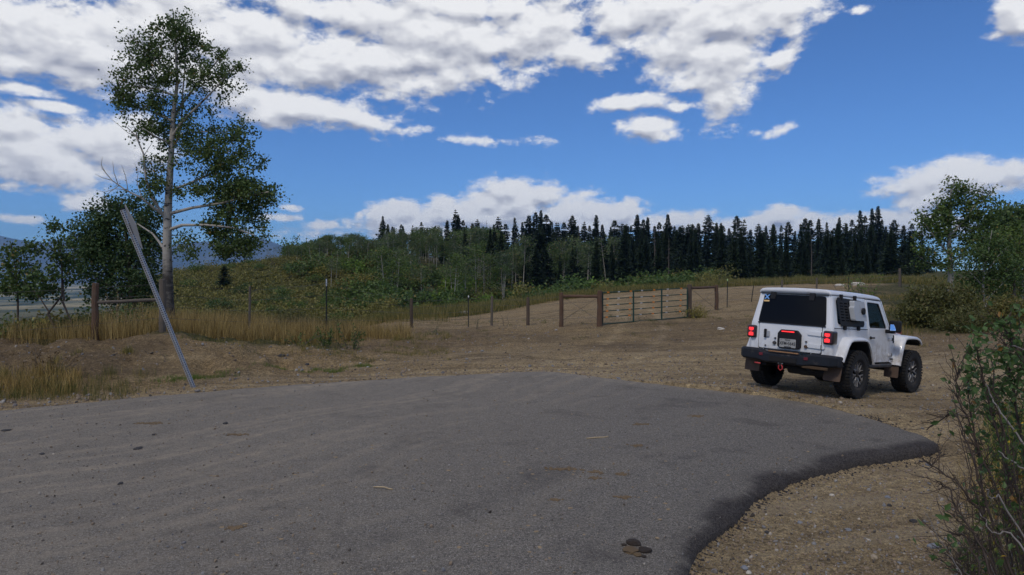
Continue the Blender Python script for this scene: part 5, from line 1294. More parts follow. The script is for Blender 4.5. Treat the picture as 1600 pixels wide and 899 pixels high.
def dung():
    B_ = Vector(at(990, 2283/(860-HY))); B_.z = .004
    root = empty('mud_clump', B_); tag(root, 'heap of dark and tan dried mud on the asphalt near the bottom', 'mud')
    for (c_, r_, s_, m_, sq, asp) in ((990, 851, .048, MUDD, .5, 1.5), (1008, 862, .048, MUDD, .5, 1.3), (985, 862, .062, MUD, .3, 1.2), (996, 868, .035, MUD, .4, 1.1), (975, 853, .022, MUDD, .5, 1.1), (1006, 871, .018, MUDD, .4, 1.3)):
        p = px(c_, r_, 2283/(r_-HY)); o = link('lump', rock_mesh(int(c_+r_), m_, sq), root, p-B_+Vector((0, 0, s_*sq*.3-p.z))); o.scale = (s_*asp, s_, s_); o.location.z = s_*sq*.35
dung()
def smear(c, row, w_, d_, label, m_=MUD, seed=0):
    rng = np.random.default_rng(seed+int(c)); y = 2283/(row-HY); x = (c-800)/F*y; n = 26
    n = int(20+w_*120); X = rng.normal(size=n)*w_*.33; Y = rng.normal(size=n)*d_*.33; S_ = rng.uniform(.004, .014, n)*(1+w_*1.0)
    Rm = rot_rand(rng, n); base = IV[None]*(1+rng.uniform(-.3, .3, (n, 12, 1)))*np.stack([S_*1.6, S_*1.3, S_*.45], -1)[:,None]
    a = rng.random(n)*6.28; ca, sa = np.cos(a)[:,None], np.sin(a)[:,None]
    V = np.stack([base[...,0]*ca-base[...,1]*sa+X[:,None], base[...,0]*sa+base[...,1]*ca+Y[:,None], base[...,2]+.003], -1)
    me = npmesh('mud_patch', V.reshape(-1, 3), [(IF[None]+np.arange(n)[:,None,None]*12).reshape(-1, 3)], m_)
    tag(link('mud_patch', me, None, (x, y, .004)), label, 'mud')
smear(880, 734, .30, .08, 'row of brown mud crumbs in the middle of the asphalt', MUD)
smear(931, 738, .16, .10, 'brown mud patch just right of the row of crumbs on the asphalt')
smear(972, 742, .10, .08, 'small tan mud patch right of the brown one on the asphalt')
smear(868, 782, .10, .05, 'flat brown mud scrap on the asphalt below the row of crumbs')
smear(973, 778, .11, .06, 'tan mud patch on the asphalt above the dark heap')
smear(997, 697, .14, .10, 'mud flecks on the asphalt beside the right stick')
smear(930, 748, .10, .08, 'thin tan scrap on the asphalt under the row of crumbs')
smear(364, 826, .13, .09, 'sandy patch of dried mud on the asphalt at lower left')
smear(1088, 651, .22, .12, 'mud flecks on the asphalt toward the road tip')
smear(1000, 664, .20, .10, 'pale mud flecks on the far asphalt')
smear(235, 662, .30, .12, 'brown dirt scatter on the asphalt left of the leaning post')
smear(370, 680, .24, .10, 'brown dirt scatter on the asphalt right of the leaning post')
STICK = simple('dry_stick', (.40, .31, .19), .85, 0, .3, 30)
def stick(pa, pb, r, label):
    a = px(pa[0], pa[1], 2283/(pa[1]-HY)); b_ = px(pb[0], pb[1], 2283/(pb[1]-HY)); a.z = b_.z = r+.005
    S = Soup(); P = curve((0, 0, 0), b_-a, .004, .004, 6, rf_); S.tube(P, [r*.6, r, r*1.1, r*.9, r, r*.7], 6); tag(link('stick', S.mesh('stick', STICK, True), None, a), label, 'stick')
stick((916, 687), (950, 684), .010, 'thin pale stick lying on the asphalt in the middle right')
stick((583, 763), (614, 767), .008, 'thin pale stick lying on the asphalt left of centre')

# ------------------------------------------------------------------ near shrub on the right
def near_shrub():
    rng = np.random.default_rng(31); root = empty('bare_shrub', Vector((4.2*(1600-800)/F, 4.2, 0)))
    b0 = Vector(root.location); tag(root, 'tangled half-bare shrub with brown and grey stems at the right edge of the view', 'shrub')
    S = Soup(); SG = Soup(); LP = []; LPs = []; LR = []
    def stem(pts, r0, r1, sub=0, grey=False):
        P = np.array([tuple(px(c, r, d)-b0) for c, r, d in pts]); t = np.linspace(0, len(P)-1, len(P)*4); Q = np.stack([np.interp(t, range(len(P)), P[:,i]) for i in range(3)], 1)
        Q[1:-1] = (Q[:-2]+Q[1:-1]*2+Q[2:])/4; Q[1:-1] += rng.normal(size=(len(Q)-2, 3))*.006
        (SG if grey else S).tube(Q, np.linspace(r0, r1, len(Q)), 5)
        return Q
    def side(Q, n, L, r, leafn=0, lp=LP, lo=.25):
        for _ in range(n):
            k = int(rng.uniform(lo, 1)*(len(Q)-2)); a = Q[k]; tdir = Q[k+1]-Q[k]; tdir /= np.linalg.norm(tdir)+1e-9
            dv = tdir*rng.uniform(.3, 1.0)+rng.normal(size=3)*[.7, .45, .35]; dv[2] += .25; dv /= np.linalg.norm(dv); l = L*rng.uniform(.3, 1.2)
            P = curve(a, a+dv*l, 0, .012, 4, rng); S.tube(P, np.linspace(r, r*.4, 4), 3)
            for _k in range(rng.poisson(leafn)): lp.append(P[int(rng.integers(1, 4))]+rng.normal(size=3)*.012)
    # main stems traced from base to tip: (column,row,distance)
    M_ = [([(1640, 930, 3.9), (1590, 790, 4.0), (1560, 680, 4.1), (1535, 590, 4.2), (1520, 515, 4.2)], .011, 40, 1.0),
          ([(1650, 900, 4.3), (1610, 760, 4.3), (1590, 640, 4.4), (1575, 560, 4.4), (1560, 505, 4.4)], .012, 40, 1.4),
          ([(1660, 800, 3.6), (1630, 650, 3.7), (1600, 560, 3.7), (1572, 512, 3.8), (1555, 500, 3.8)], .012, 34, 1.4),
          ([(1600, 930, 3.6), (1550, 830, 3.7), (1510, 770, 3.8), (1470, 735, 3.9), (1443, 722, 4.0)], .008, 26, .1),
          ([(1590, 940, 3.7), (1545, 800, 3.8), (1515, 700, 3.9), (1490, 640, 4.0), (1448, 672, 4.2)], .008, 26, .1),
          ([(1605, 900, 3.9), (1560, 770, 4.0), (1525, 690, 4.1), (1500, 620, 4.2), (1488, 560, 4.3)], .008, 36, .5),
          ([(1570, 950, 3.5), (1535, 860, 3.6), (1500, 800, 3.7), (1478, 760, 3.8), (1462, 750, 3.8)], .007, 24, .1),
          ([(1620, 940, 3.8), (1600, 850, 3.8), (1590, 760, 3.9), (1560, 640, 4.0), (1548, 560, 4.1)], .009, 34, .9),
          ([(1680, 880, 4.0), (1640, 720, 4.1), (1612, 600, 4.2), (1600, 540, 4.2)], .010, 34, 1.2),
          ([(1540, 950, 3.6), (1530, 880, 3.6), (1510, 840, 3.7), (1480, 830, 3.8)], .006, 16, .2),
          ([(1560, 930, 4.4), (1540, 820, 4.5), (1530, 720, 4.6), (1515, 640, 4.7), (1510, 570, 4.7)], .008, 40, .8),
          ([(1590, 930, 4.6), (1575, 820, 4.7), (1570, 700, 4.8), (1560, 620, 4.9)], .008, 36, .8)]
    for pts, r, n, lf in M_:
        Q = stem(pts, r, .003); side(Q, n, .22, .003, lf*.8); side(Q, n//2, .10, .0022, lf*1.2)
    for _ in range(46):      # fine stems filling the body of the bush
        c0 = rng.uniform(1520, 1680); d = rng.uniform(3.5, 5.0); c1 = c0-rng.uniform(10, 110); t_ = rng.uniform(600, 820)+max(0, 1540-c1)*1.2
        Q = stem([(c0, 930, d), ((c0*1.3+c1*.7)/2, (930+t_)/2+rng.normal()*15, d+.05), (c1, t_, d+.1)], rng.uniform(.003, .006), .0018, grey=rng.random() < .2)
        side(Q, 14, .14, .002, .35)
    for pts in ([(1660, 760, 3.6), (1610, 740, 3.7), (1590, 725, 3.7), (1560, 705, 3.8)], [(1620, 880, 3.5), (1575, 830, 3.6), (1555, 835, 3.6), (1530, 800, 3.7)], [(1650, 640, 3.8), (1600, 560, 3.8), (1583, 530, 3.8), (1573, 512, 3.8)], [(1640, 900, 3.6), (1560, 770, 3.7), (1550, 780, 3.7), (1540, 765, 3.7)],
                [(1700, 560, 3.7), (1640, 535, 3.7), (1600, 548, 3.7), (1580, 540, 3.7)], [(1605, 700, 3.7), (1560, 640, 3.8), (1540, 600, 3.9)]):
        Q = stem(pts, .006, .003, grey=True); side(Q, 8, .12, .002, .2)
    # leafy crown tips
    for (c, r, d, rc, rr, n) in ((1525, 520, 4.2, 16, 14, 26), (1535, 545, 4.2, 20, 18, 26), (1565, 505, 3.8, 22, 10, 26), (1585, 510, 3.8, 22, 14, 30), (1560, 555, 4.3, 26, 22, 70), (1590, 575, 4.3, 26, 26, 90), (1575, 610, 4.3, 30, 24, 80), (1518, 580, 4.6, 14, 40, 100), (1600, 540, 3.8, 24, 24, 50), (1545, 620, 4.7, 34, 36, 130), (1580, 680, 4.5, 40, 40, 110), (1550, 740, 4.6, 36, 40, 60), (1640, 560, 4.0, 40, 50, 90)):
        for _ in range(n):
            p = px(c+rng.normal()*rc*.6, r+rng.normal()*rr*.6, d+rng.normal()*.12); LP.append(np.array(p-b0))
    for _ in range(1700):     # small leaves low in the tangle
        c = rng.uniform(1500, 1680); r = rng.uniform(620, 925); 
        if c < 1560-(r-600)*.2: continue
        LPs.append(np.array(px(c, r, rng.uniform(3.6, 5.0))-b0))
    link('stems', S.mesh('stems', simple('brown_stem', (.055, .038, .028), .8, 0, .4, 12), True), root)
    gs_ = link('grey_stems', SG.mesh('grey_stems', simple('grey_stem', (.20, .18, .165), .8, 0, .3, 12), True), root); gs_['kind'] = 'stuff'
    Lf = Soup(); Lf.leaves(rng, np.array(LP), .048, .62, -.2); 
    link('foliage', Lf.mesh('foliage', leafmat('near_leaf', (.045, .090, .026), (.095, .165, .055), (.22, .12, .03), .03, .25)), root)
    Lf = Soup(); Lf.leaves(rng, np.array(LPs), .024, .55, -.2)
    link('small_leaves', Lf.mesh('small_leaves', leafmat('near_small_leaf', (.06, .095, .018), (.15, .16, .035), (.55, .38, .03), .03, .25)), root)
near_shrub()
n = 700; C_ = rg.uniform(1490, 1760, n); D_ = rg.uniform(4.3, 6.5, n)
grass('dark green weeds under the bare shrub at lower right', GRASS_MIX, rg, C_, D_, .16, .0022, 14, .05, lambda X, Y, C: C > 1500+rg.random(len(X))*90)
n = 260; C_ = rg.uniform(1470, 1760, n); D_ = rg.uniform(6.5, 10, n)
grass('dry stalks standing behind the bare shrub', GRASS_DRY, rg, C_, D_, .55, .003, 12, .08, lambda X, Y, C: C > 1510+rg.random(len(X))*60)
n = 160; C_ = rg.uniform(1480, 1760, n); D_ = rg.uniform(7, 10.5, n)
grass('leafy green stems behind the bare shrub', GRASS_GREEN, rg, C_, D_, .75, .005, 10, .07, lambda X, Y, C: C > 1520+rg.random(len(X))*60)

# ---- tall weeds
def weed(seed, c, d, Ht, W_, ns, leaf, ls, label, up=.2, stemm=None, dens=30, name='weed', lean=.2):
    rng = np.random.default_rng(seed); base = at(c, d, -.03); root = empty(name, base); S = Soup(); LP = []
    for i in range(ns):
        a = rng.normal(size=2)*W_*.35; t_ = np.array([a[0]*1.6+rng.normal()*lean*W_, a[1]*1.4, Ht*rng.uniform(.6, 1.05)]); P = curve((a[0]*.5, a[1]*.5, 0), t_, 0, .02, 6, rng); S.tube(P, np.linspace(.009, .003, 6), 4)
        m = int(dens*rng.uniform(.6, 1.2)); k = rng.uniform(.12, 1, m)*5; i0 = np.clip(k.astype(int), 0, 4); f_ = (k-i0)[:,None]; LP.append(P[i0]*(1-f_)+P[i0+1]*f_+rng.normal(size=(m, 3))*.018)
    Lf = Soup(); Lf.leaves(rng, np.concatenate(LP), ls, .4, -up)
    link('stems', S.mesh('stems', stemm or GREY_BARK), root); link('foliage', Lf.mesh('foliage', leaf), root); return tag(root, label, 'weed')
weed(1, 510, 19.5, .62, .4, 9, LEAF_SHRUB, .075, 'leafy green weed at the foot of the white-tipped fence post', dens=40)
weed(2, 552, 19.8, .78, .5, 10, LEAF_SHRUB, .07, 'tall leafy weed right of the white-tipped fence post', dens=46)
weed(3, 468, 19, .45, .4, 7, LEAF_SHRUB, .07, 'dark low weed left of the white-tipped fence post', dens=34, lean=.8)
weed(4, 1350, 33, 1.5, 1.4, 22, LEAF_BRIGHT, .12, 'clump of tall green stalks on the slope just above the car roof', dens=16, lean=.1)
weed(5, 1325, 34, 1.3, .8, 10, LEAF_BRIGHT, .12, 'thinner clump of green stalks left of the tall one above the car', dens=14, lean=.1)
weed(6, 680, 24, .35, .25, 5, LEAF_SHRUB, .05, 'small weed on the dirt in front of the middle fence', dens=14)
weed(7, 744, 26.5, .65, .2, 3, LEAF_GREY, .05, 'thin dry weed leaning beside the thin steel post', dens=10)
weed(8, 790, 27, .7, .2, 3, LEAF_GREY, .04, 'thin dry stalk between two short fence posts', dens=8)
weed(9, 183, 18.6, 1.35, .5, 9, GRASS_DRY, .06, 'tall dead pale stalks between the brown post and the leaning post', dens=14, stemm=simple('straw', (.33, .25, .15), .9), lean=.1)
weed(10, 215, 18.8, 1.1, .4, 6, GRASS_DRY, .06, 'dead pale seed stalks just left of the leaning post', dens=12, stemm=MATS['straw'], lean=.1)
weed(11, 80, 13.6, .55, .5, 10, leafmat('rust_leaf', (.09, .05, .015), (.20, .11, .03)), .05, 'rust brown weed clump on the left bank', dens=30, stemm=GREY_BARK)
weed(12, 258, 14.6, .30, .08, 2, LEAF_GREY, .04, 'single dead stalk on the bare bank behind the leaning post', dens=6)

# ------------------------------------------------------------------ the white off-road car
def make_car():
    PAINT = simple('white_paint', (.76, .77, .78), .32, 0, .035, 3, 0, dirt=((.33, .27, .20), 1.6, .60, .86), coat=.35)
    # dusty lower body
    q = NG(PAINT.node_tree); b = PAINT.node_tree.nodes['Principled BSDF']; src = b.inputs['Base Color'].links[0].from_socket
    tcn = q.n('ShaderNodeTexCoord'); g2 = q.n('ShaderNodeNewGeometry'); sp = q.n('ShaderNodeSeparateXYZ', ins={0: g2.outputs['Position']})
    nd = q.noise(g2.outputs['Position'], 9, 6, .7); fl_ = q.m('MULTIPLY', q.mr(sp.outputs[2], .45, 1.05, 1, 0), q.mr(nd.outputs[0], .34, .66))
    q.put(b.inputs['Base Color'], q.mix(q.m('MULTIPLY', fl_, .95), src, (.28, .22, .155, 1)))
    BLACK = simple('black_plastic', (.014, .014, .016), .6, 0, .2, 20, .1, 200, spec=.25)
    DUSTB = simple('dusty_black', (.030, .030, .033), .62, 0, .2, 8, .15, 120, dirt=((.14, .11, .085), 4, .5, .75))
    BUMP = simple('bumper_steel', (.014, .017, .023), .6, .0, .15, 6, .1, 120, .25, dirt=((.13, .105, .085), 3.5, .58, .8))
    UNDER = simple('underbody', (.010, .009, .009), .9, 0, .3)
    RUB = simple('tyre_rubber', (.013, .0125, .012), .85, 0, .25, 8, .25, 90, dirt=((.045, .036, .028), 5, .55, .8))
    RIMS = simple('machined_alloy', (.50, .51, .53), .32, .85, .1, 12, dirt=((.16, .13, .10), 8, .52, .75))
    RIMB = simple('black_alloy', (.02, .02, .022), .4, .3)
    SEAM = simple('seam', (.015, .015, .017), .9)
    INT = simple('interior', (.012, .012, .013), .8)
    FLAP = simple('muddy_flap', (.105, .070, .050), .95, 0, .35, 12, .3, 60)
    CASEM = simple('grey_case', (.44, .46, .48), .5, 0, .08, 8, dirt=((.25, .22, .18), 8, .6, .85))
    REDM = simple('red_paint', (.45, .03, .03), .4); YEL = simple('yellow_label', (.75, .66, .05), .5)
    AMB = simple('tan_dust', (.30, .16, .075), .9, 0, .3, 10)
    def glassmat(name, tint, alpha):
        m_, q, b = newmat(name); tr = q.n('ShaderNodeBsdfTransparent', ins={0: c4(tint)}); gl = q.n('ShaderNodeBsdfGlossy', ins={0: (.9, .9, .9, 1), 1: .03})
        fr_ = q.n('ShaderNodeFresnel', ins={0: 1.35}); mx_ = q.n('ShaderNodeMixShader', ins={0: q.m('MULTIPLY', fr_, alpha), 1: tr, 2: gl}); out = [n_ for n_ in q.t.nodes if n_.type == 'OUTPUT_MATERIAL'][0]; q.put(out.inputs[0], mx_); return m_
    GDARK = glassmat('tinted_glass', (.10, .105, .11), .8); GCLEAR = glassmat('clear_glass', (.50, .54, .53), .12)
    def emis(name, col, s):
        m_, q, b = newmat(name); b.inputs['Base Color'].default_value = c4([x*.5 for x in col]); b.inputs['Emission Color'].default_value = c4(col); b.inputs['Emission Strength'].default_value = s; return m_
    BRAKE = emis('brake_glow', (1.0, .03, .035), 1.5); LENS = simple('red_lens', (.10, .006, .008), .25, 0, .1, coat=.5)
    root = empty('off_road_car'); root.matrix_world = JM
    tag(root, 'white two-door off-road car with black bumper and lit red brake lights, stopped on the dirt', 'car')
    def lk(name, me, par=root, label=None, bev=0.0, seg=2):
        o = link(name, me, par)
        if bev:
            md = o.modifiers.new('bevel', 'BEVEL'); md.width = bev; md.segments = seg; md.limit_method = 'ANGLE'; md.angle_limit = math.radians(35)
            for p in me.polygons: p.use_smooth = True
            w_ = o.modifiers.new('wn', 'WEIGHTED_NORMAL'); w_.keep_sharp = True
        if label: o['label'] = label
        return o
    def box(c, s, mt, name, par=root, bev=.008, rot=None, label=None):
        bm = bmesh.new(); bmesh.ops.create_cube(bm, size=1, matrix=Matrix.Translation(c) @ (rot.to_matrix().to_4x4() if rot else Matrix()) @ Matrix.Diagonal((s[0], s[1], s[2], 1)))
        me = bpy.data.meshes.new(name); bm.to_mesh(me); bm.free(); me.materials.append(mt); return lk(name, me, par, label, bev)
    def poly_mesh(name, V, Fs, mt):
        bm = bmesh.new(); vs = [bm.verts.new(v) for v in V]
        for f in Fs:
            try: bm.faces.new([vs[i] for i in f])
            except ValueError: pass
        bmesh.ops.remove_doubles(bm, verts=bm.verts, dist=1e-5); bmesh.ops.recalc_face_normals(bm, faces=bm.faces)
        me = bpy.data.meshes.new(name); bm.to_mesh(me); bm.free(); me.materials.append(mt); return me
    def rrect(x0, x1, z0, z1, r=.05, k=4, skew=0.0):
        out = []
        for cx, cz, a0 in ((x1-r, z0+r, -90), (x1-r, z1-r, 0), (x0+r, z1-r, 90), (x0+r, z0+r, 180)):
            for i in range(k+1):
                a = math.radians(a0+90*i/k); out.append((cx+r*math.cos(a)+skew*(cz+r*math.sin(a)-z0), cz+r*math.sin(a)))
        return out
    def rpoly(P, r=.04, k=3):
        out = []; n = len(P)
        for i in range(n):
            p = Vector(P[i]); a = Vector(P[i-1]); b_ = Vector(P[(i+1) % n]); da = (a-p); db = (b_-p); rr_ = min(r, da.length*.45, db.length*.45)
            s = p+da.normalized()*rr_; e = p+db.normalized()*rr_
            for j in range(k+1):
                t = j/k; out.append(tuple((1-t)**2*s+2*t*(1-t)*p+t*t*e))
        return out
    def panel(name, outer, holes, fmap, thick, mt, par=root, bev=.005, label=None):
        pts = [Vector(p) for p in outer]; ed = [(i, (i+1) % len(outer)) for i in range(len(outer))]; loops = [(0, len(outer))]
        for h_ in holes:
            b0 = len(pts); pts += [Vector(p) for p in h_]; ed += [(b0+i, b0+(i+1) % len(h_)) for i in range(len(h_))]; loops.append((b0, len(h_)))
        vo, eo, fo_, ov, oe, of = delaunay_2d_cdt(pts, ed, [], 0, 1e-6)
        def inside(p, L): 
            c_ = False
            for i in range(len(L)):
                a, b_ = L[i], L[(i+1) % len(L)]
                if (a[1] > p[1]) != (b_[1] > p[1]) and p[0] < (b_[0]-a[0])*(p[1]-a[1])/(b_[1]-a[1])+a[0]: c_ = not c_
            return c_
        F_ = []
        for f in fo_:
            c_ = sum((vo[i] for i in f), Vector((0, 0)))/len(f)
            if inside(c_, outer) and not any(inside(c_, h_) for h_ in holes): F_.append(list(f))
        n = len(vo); V = [fmap(v[0], v[1], 0.0) for v in vo]+[fmap(v[0], v[1], thick) for v in vo]
        cnt = {}
        for f in F_:
            for i in range(len(f)):
                k = (f[i], f[(i+1) % len(f)]); cnt[k] = 1
        Q = [[a, b_, b_+n, a+n] for (a, b_) in cnt if (b_, a) not in cnt]
        return lk(name, poly_mesh(name, V, F_+[[i+n for i in f][::-1] for f in F_]+Q, mt), par, label, bev)
    def sy(z): return .790-.02*(z-.56)/.64 if z < 1.2 else .768-(z-1.2)*.175
    def side(s, proud=0.0):
        return lambda x, z, t: (x, s*(sy(z)+proud-t), z)
    def rear(proud=0.0):
        return lambda y, z, t: ((-.745 if z < 1.2 else -.745+(z-1.2)*.19)-proud+t, y, z)
    # --- tub side, door, cowl
    for s in (1, -1):
        outer = [(-.69, .60), (-.56, .60), (-.52, .78), (-.38, .97), (-.25, 1.02), (.28, 1.02), (.42, .94), (.54, .74), (.58, .56), (.655, .56), (.655, 1.195), (-.69, 1.195)]
        panel('quarter_panel', outer, [], side(s), .04, PAINT)
        d_out = rpoly([(.667, .60), (1.555, .60), (1.60, .66), (1.60, 1.20), (1.36, 1.745), (.70, 1.755), (.667, 1.20)], .04)
        win = rpoly([(.735, 1.235), (1.50, 1.235), (1.285, 1.70), (.755, 1.71)], .05)
        dr = panel('door', d_out, [win], side(s, .004), .035, PAINT)
        wl = rpoly([(.725, 1.225), (1.515, 1.225), (1.295, 1.71), (.745, 1.72)], .05)
        seal = rpoly([(.748, 1.250), (1.485, 1.250), (1.275, 1.688), (.768, 1.697)], .05)
        panel('window_seal', rpoly([(.733, 1.233), (1.502, 1.233), (1.287, 1.702), (.753, 1.712)], .05), [seal], side(s, -.004), .02, SEAM, dr, 0)
        panel('window', rpoly([(.74, 1.24), (1.495, 1.24), (1.282, 1.696), (.76, 1.705)], .05), [], side(s, -.012), .004, GCLEAR, dr, 0)
        h_ = box((.80, s*.800, 1.055), (.17, .03, .028), BLACK, 'handle', dr, .010); box((.74, s*.792, 1.055), (.05, .02, .055), BLACK, 'handle_cup', dr, .01)
        panel('cowl_panel', [(1.612, .60), (1.80, .56), (1.86, .60), (1.86, 1.16), (1.70, 1.195), (1.612, 1.195)], [], side(s, -.004), .04, PAINT)
        for z in (1.035, .735):
            box((1.60, s*.802, z), (.13, .028, .05), PAINT, 'door_hinge', dr, .008); box((1.655, s*.803, z), (.035, .034, .058), BLACK, 'hinge_cap', dr, .006)
        box((.10+1.0, s*.775, .535), (1.15, .10, .07), DUSTB, 'rock_rail', bev=.02)
        # air vent and badge
        panel('fender_vent', rpoly([(1.79, .96), (1.83, .96), (1.84, 1.10), (1.80, 1.12)], .012), [], side(s, .004), .02, BLACK, bev=0)
        box((1.72, s*.792, .655), (.16, .006, .022), BLACK, 'trail_badge', bev=.002)
        # hardtop side with quarter window
        hout = [(-.66, 1.207), (.655, 1.207), (.69, 1.775), (-.585, 1.775)]
        hwin = rpoly([(-.53, 1.27), (.50, 1.27), (.50, 1.71), (-.49, 1.71)], .07)
        ht = panel('hardtop_side', hout, [hwin], side(s), .035, PAINT)
        panel('quarter_window', rpoly([(-.54, 1.26), (.51, 1.26), (.51, 1.72), (-.50, 1.72)], .07), [], side(s, -.008), .005, GDARK, ht, 0)
        panel('belt_seam', [(-.69, 1.194), (.66, 1.194), (.66, 1.208), (-.69, 1.208)], [], side(s, -.006), .01, SEAM, bev=0)
    # corner posts
    for s in (1, -1):
        V = []; zs = [.60, .9, 1.19, 1.207, 1.4, 1.6, 1.775]; k = 6
        for z in zs:
            rx = (-.745 if z < 1.2 else -.745+(z-1.2)*.19); yy = sy(z); R_ = .058
            for i in range(k+1):
                a = math.pi/2*i/k; V.append((rx+R_-R_*math.cos(a), s*(yy-R_+R_*math.sin(a)), z))
        F_ = [[j*(k+1)+i, j*(k+1)+i+1, (j+1)*(k+1)+i+1, (j+1)*(k+1)+i] for j in range(len(zs)-1) for i in range(k)]
        me = poly_mesh('corner_post', V, F_, PAINT); me.polygons.foreach_set('use_smooth', [True]*len(me.polygons)); lk('corner_post', me)
    # --- rear face
    panel('rear_panel', [(-.735, .60), (.735, .60), (.735, 1.195), (.715, 1.207), (.655, 1.775), (-.655, 1.775), (-.715, 1.207), (-.735, 1.195)],
          [rpoly([(-.60, .735), (.595, .735), (.595, 1.20), (.60, 1.205), (.575, 1.735), (-.575, 1.735), (-.61, 1.205), (-.60, 1.20)], .03)], rear(-.002), .04, PAINT)
    panel('tailgate_gap', [(-.63, .70), (.63, .70), (.60, 1.21), (-.62, 1.21)], [], rear(-.022), .02, SEAM, bev=0)
    tg = panel('tailgate', rpoly([(-.588, .748), (.583, .748), (.583, 1.212), (-.588, 1.212)], .04), [], rear(.004), .03, PAINT)
    # stamped lower band of the tailgate
    tw = panel('rear_window', rpoly([(-.655, 1.222), (.612, 1.222), (.560, 1.745), (-.590, 1.745)], .055, 4), [], rear(.012), .012, simple('rear_glass', (.006, .007, .009), .08, 0, .1, spec=.12), bev=0)
    panel('glass_trim', rpoly([(-.655, 1.208), (.612, 1.208), (.612, 1.228), (-.655, 1.228)], .004), [], rear(.016), .01, BLACK, tw, 0)
    for y in (.385, -.345): 
        panel('glass_hinge', rpoly([(y-.048, 1.66), (y+.048, 1.66), (y+.05, 1.79), (y-.05, 1.79)], .01), [], rear(.03), .03, BLACK, tw, .004)
    # window sticker: a blue X above a yellow bar
    STB = simple('sticker_blue', (.16, .36, .72), .5); STY = simple('sticker_gold', (.80, .52, .20), .5)
    st = panel('sticker', [(.452, 1.605), (.560, 1.605), (.560, 1.632), (.452, 1.632)], [], rear(.0135), .001, STY, tw, 0, 'blue X sticker over a gold bar')
    for sg in (1, -1):
        panel('sticker_stroke', [(.506-sg*.040-.016, 1.652), (.506-sg*.040+.016, 1.652), (.506+sg*.040+.016, 1.735), (.506+sg*.040-.016, 1.735)], [], rear(.015+.0008*sg), .0006, STB, st, 0)
    # brake lamps wrap round the corners
    for s in (1, -1):
        hs = box((-.705, s*.718, 1.035), (.19, .180, .235), simple('lamp_housing', (.016, .008, .009), .35, coat=.4), 'tail_lamp', bev=.03)
        box((-.800, s*.715, 1.035), (.012, .135, .18), LENS, 'lens', hs, .02)
        for z in (1.085, .985):
            box((-.808, s*.712, z), (.010, .088, .046 if z > 1.03 else .056), BRAKE, 'brake_light', hs, .004, label='lit red brake light segment')
            box((-.808, s*(.712)-.0, z-(.028 if z > 1.03 else -.03)), (.008, .045, .016), BRAKE, 'brake_light', hs, .003, label='lit red brake light segment')
    # plate carrier
    pc = panel('plate_carrier', rpoly([(-.235, .815), (-.185, .775), (.135, .775), (.185, .82), (.185, 1.045), (.125, 1.115), (-.165, 1.115), (-.235, 1.04)], .012), [], rear(.065), .065, BLACK, tg, .008)
    box((-.818, -.012, 1.082), (.012, .235, .018), BRAKE, 'high_brake_light', tg, .003, label='lit red high brake light strip')
    PLT = simple('plate_white', (.36, .36, .34), .5, 0, .06)
    lp = panel('licence_plate', rrect(-.165, .140, .800, .952, .012), [], rear(.071), .003, PLT, tg, 0)
    INK = simple('plate_ink', (.03, .03, .035), .6)
    def text(body, size, y, z, mt, par, x=-.8175, bold=.0, name='lettering', rotm=None, sx=1.0):
        cu = bpy.data.curves.new(name, 'FONT'); cu.body = body; cu.size = size; cu.align_x = 'CENTER'; cu.align_y = 'CENTER'; cu.offset = bold; cu.extrude = .0005; cu.space_character = 1.05
        tmp = bpy.data.objects.new('tmp', cu); COL.objects.link(tmp); dg = bpy.context.evaluated_depsgraph_get(); me = bpy.data.meshes.new_from_object(tmp.evaluated_get(dg)); bpy.data.objects.remove(tmp)
        M_ = rotm if rotm else Matrix(((0, 0, -1, x), (-1, 0, 0, y), (0, 1, 0, z), (0, 0, 0, 1)))
        me.transform(M_ @ Matrix.Diagonal((sx, 1, 1, 1))); me.materials.clear(); me.materials.append(mt); return link(name, me, par)
    text('XFM\u20225645', .082, -.012, .868, INK, lp, -.8195, .0016, sx=.80); text('TEXAS', .034, -.012, .930, INK, lp, -.8195, .001)
    box((-.8185, -.02, .812), (.003, .13, .016), INK, 'plate_motif', lp, .001); box((-.8185, .105, .932), (.003, .03, .018), simple('plate_sticker', (.25, .22, .25), .6), 'plate_sticker', lp, 0)
    # stops and fittings on the tailgate
    def puck(y, z, r, mt, name, dep=.03):
        S = Soup(); S.tube([(-.748, y, z), (-.748-dep, y, z), (-.75-dep, y, z)], [r, r*.9, .001], 12); return lk(name, S.mesh(name, mt, False), tg)
    puck(.265, .86, .034, DUSTB, 'bump_stop'); puck(.255, .945, .016, DUSTB, 'bolt'); puck(-.325, .845, .034, simple('brown_rubber', (.09, .05, .025), .8), 'bump_stop'); puck(-.325, .93, .016, DUSTB, 'bolt'); puck(.44, .80, .013, DUSTB, 'lock')
    hd = box((-.775, .445, 1.02), (.045, .045, .16), BLACK, 'handle', tg, .015); box((-.762, .40, 1.01), (.02, .06, .11), simple('handle_recess', (.35, .37, .40), .5), 'handle_recess', tg, .015)
    for z in (1.085, .865):
        hg = panel('hinge', rpoly([(-.36, z-.030), (-.60, z-.038), (-.655, z-.038), (-.655, z+.030), (-.36, z+.040), (-.335, z)], .02), [], rear(.026), .022, PAINT, tg, .006)
        box((-.772, -.60, z-.004), (.020, .012, .075), SEAM, 'hinge_line', hg, 0)
    # --- roof
    prof = lambda w, top: [(w, 1.765), (w-.004, 1.80), (w-.018, 1.83), (w-.05, 1.852), (w-.12, 1.864+top), (w*.5, 1.872+top), (0, 1.876+top)]
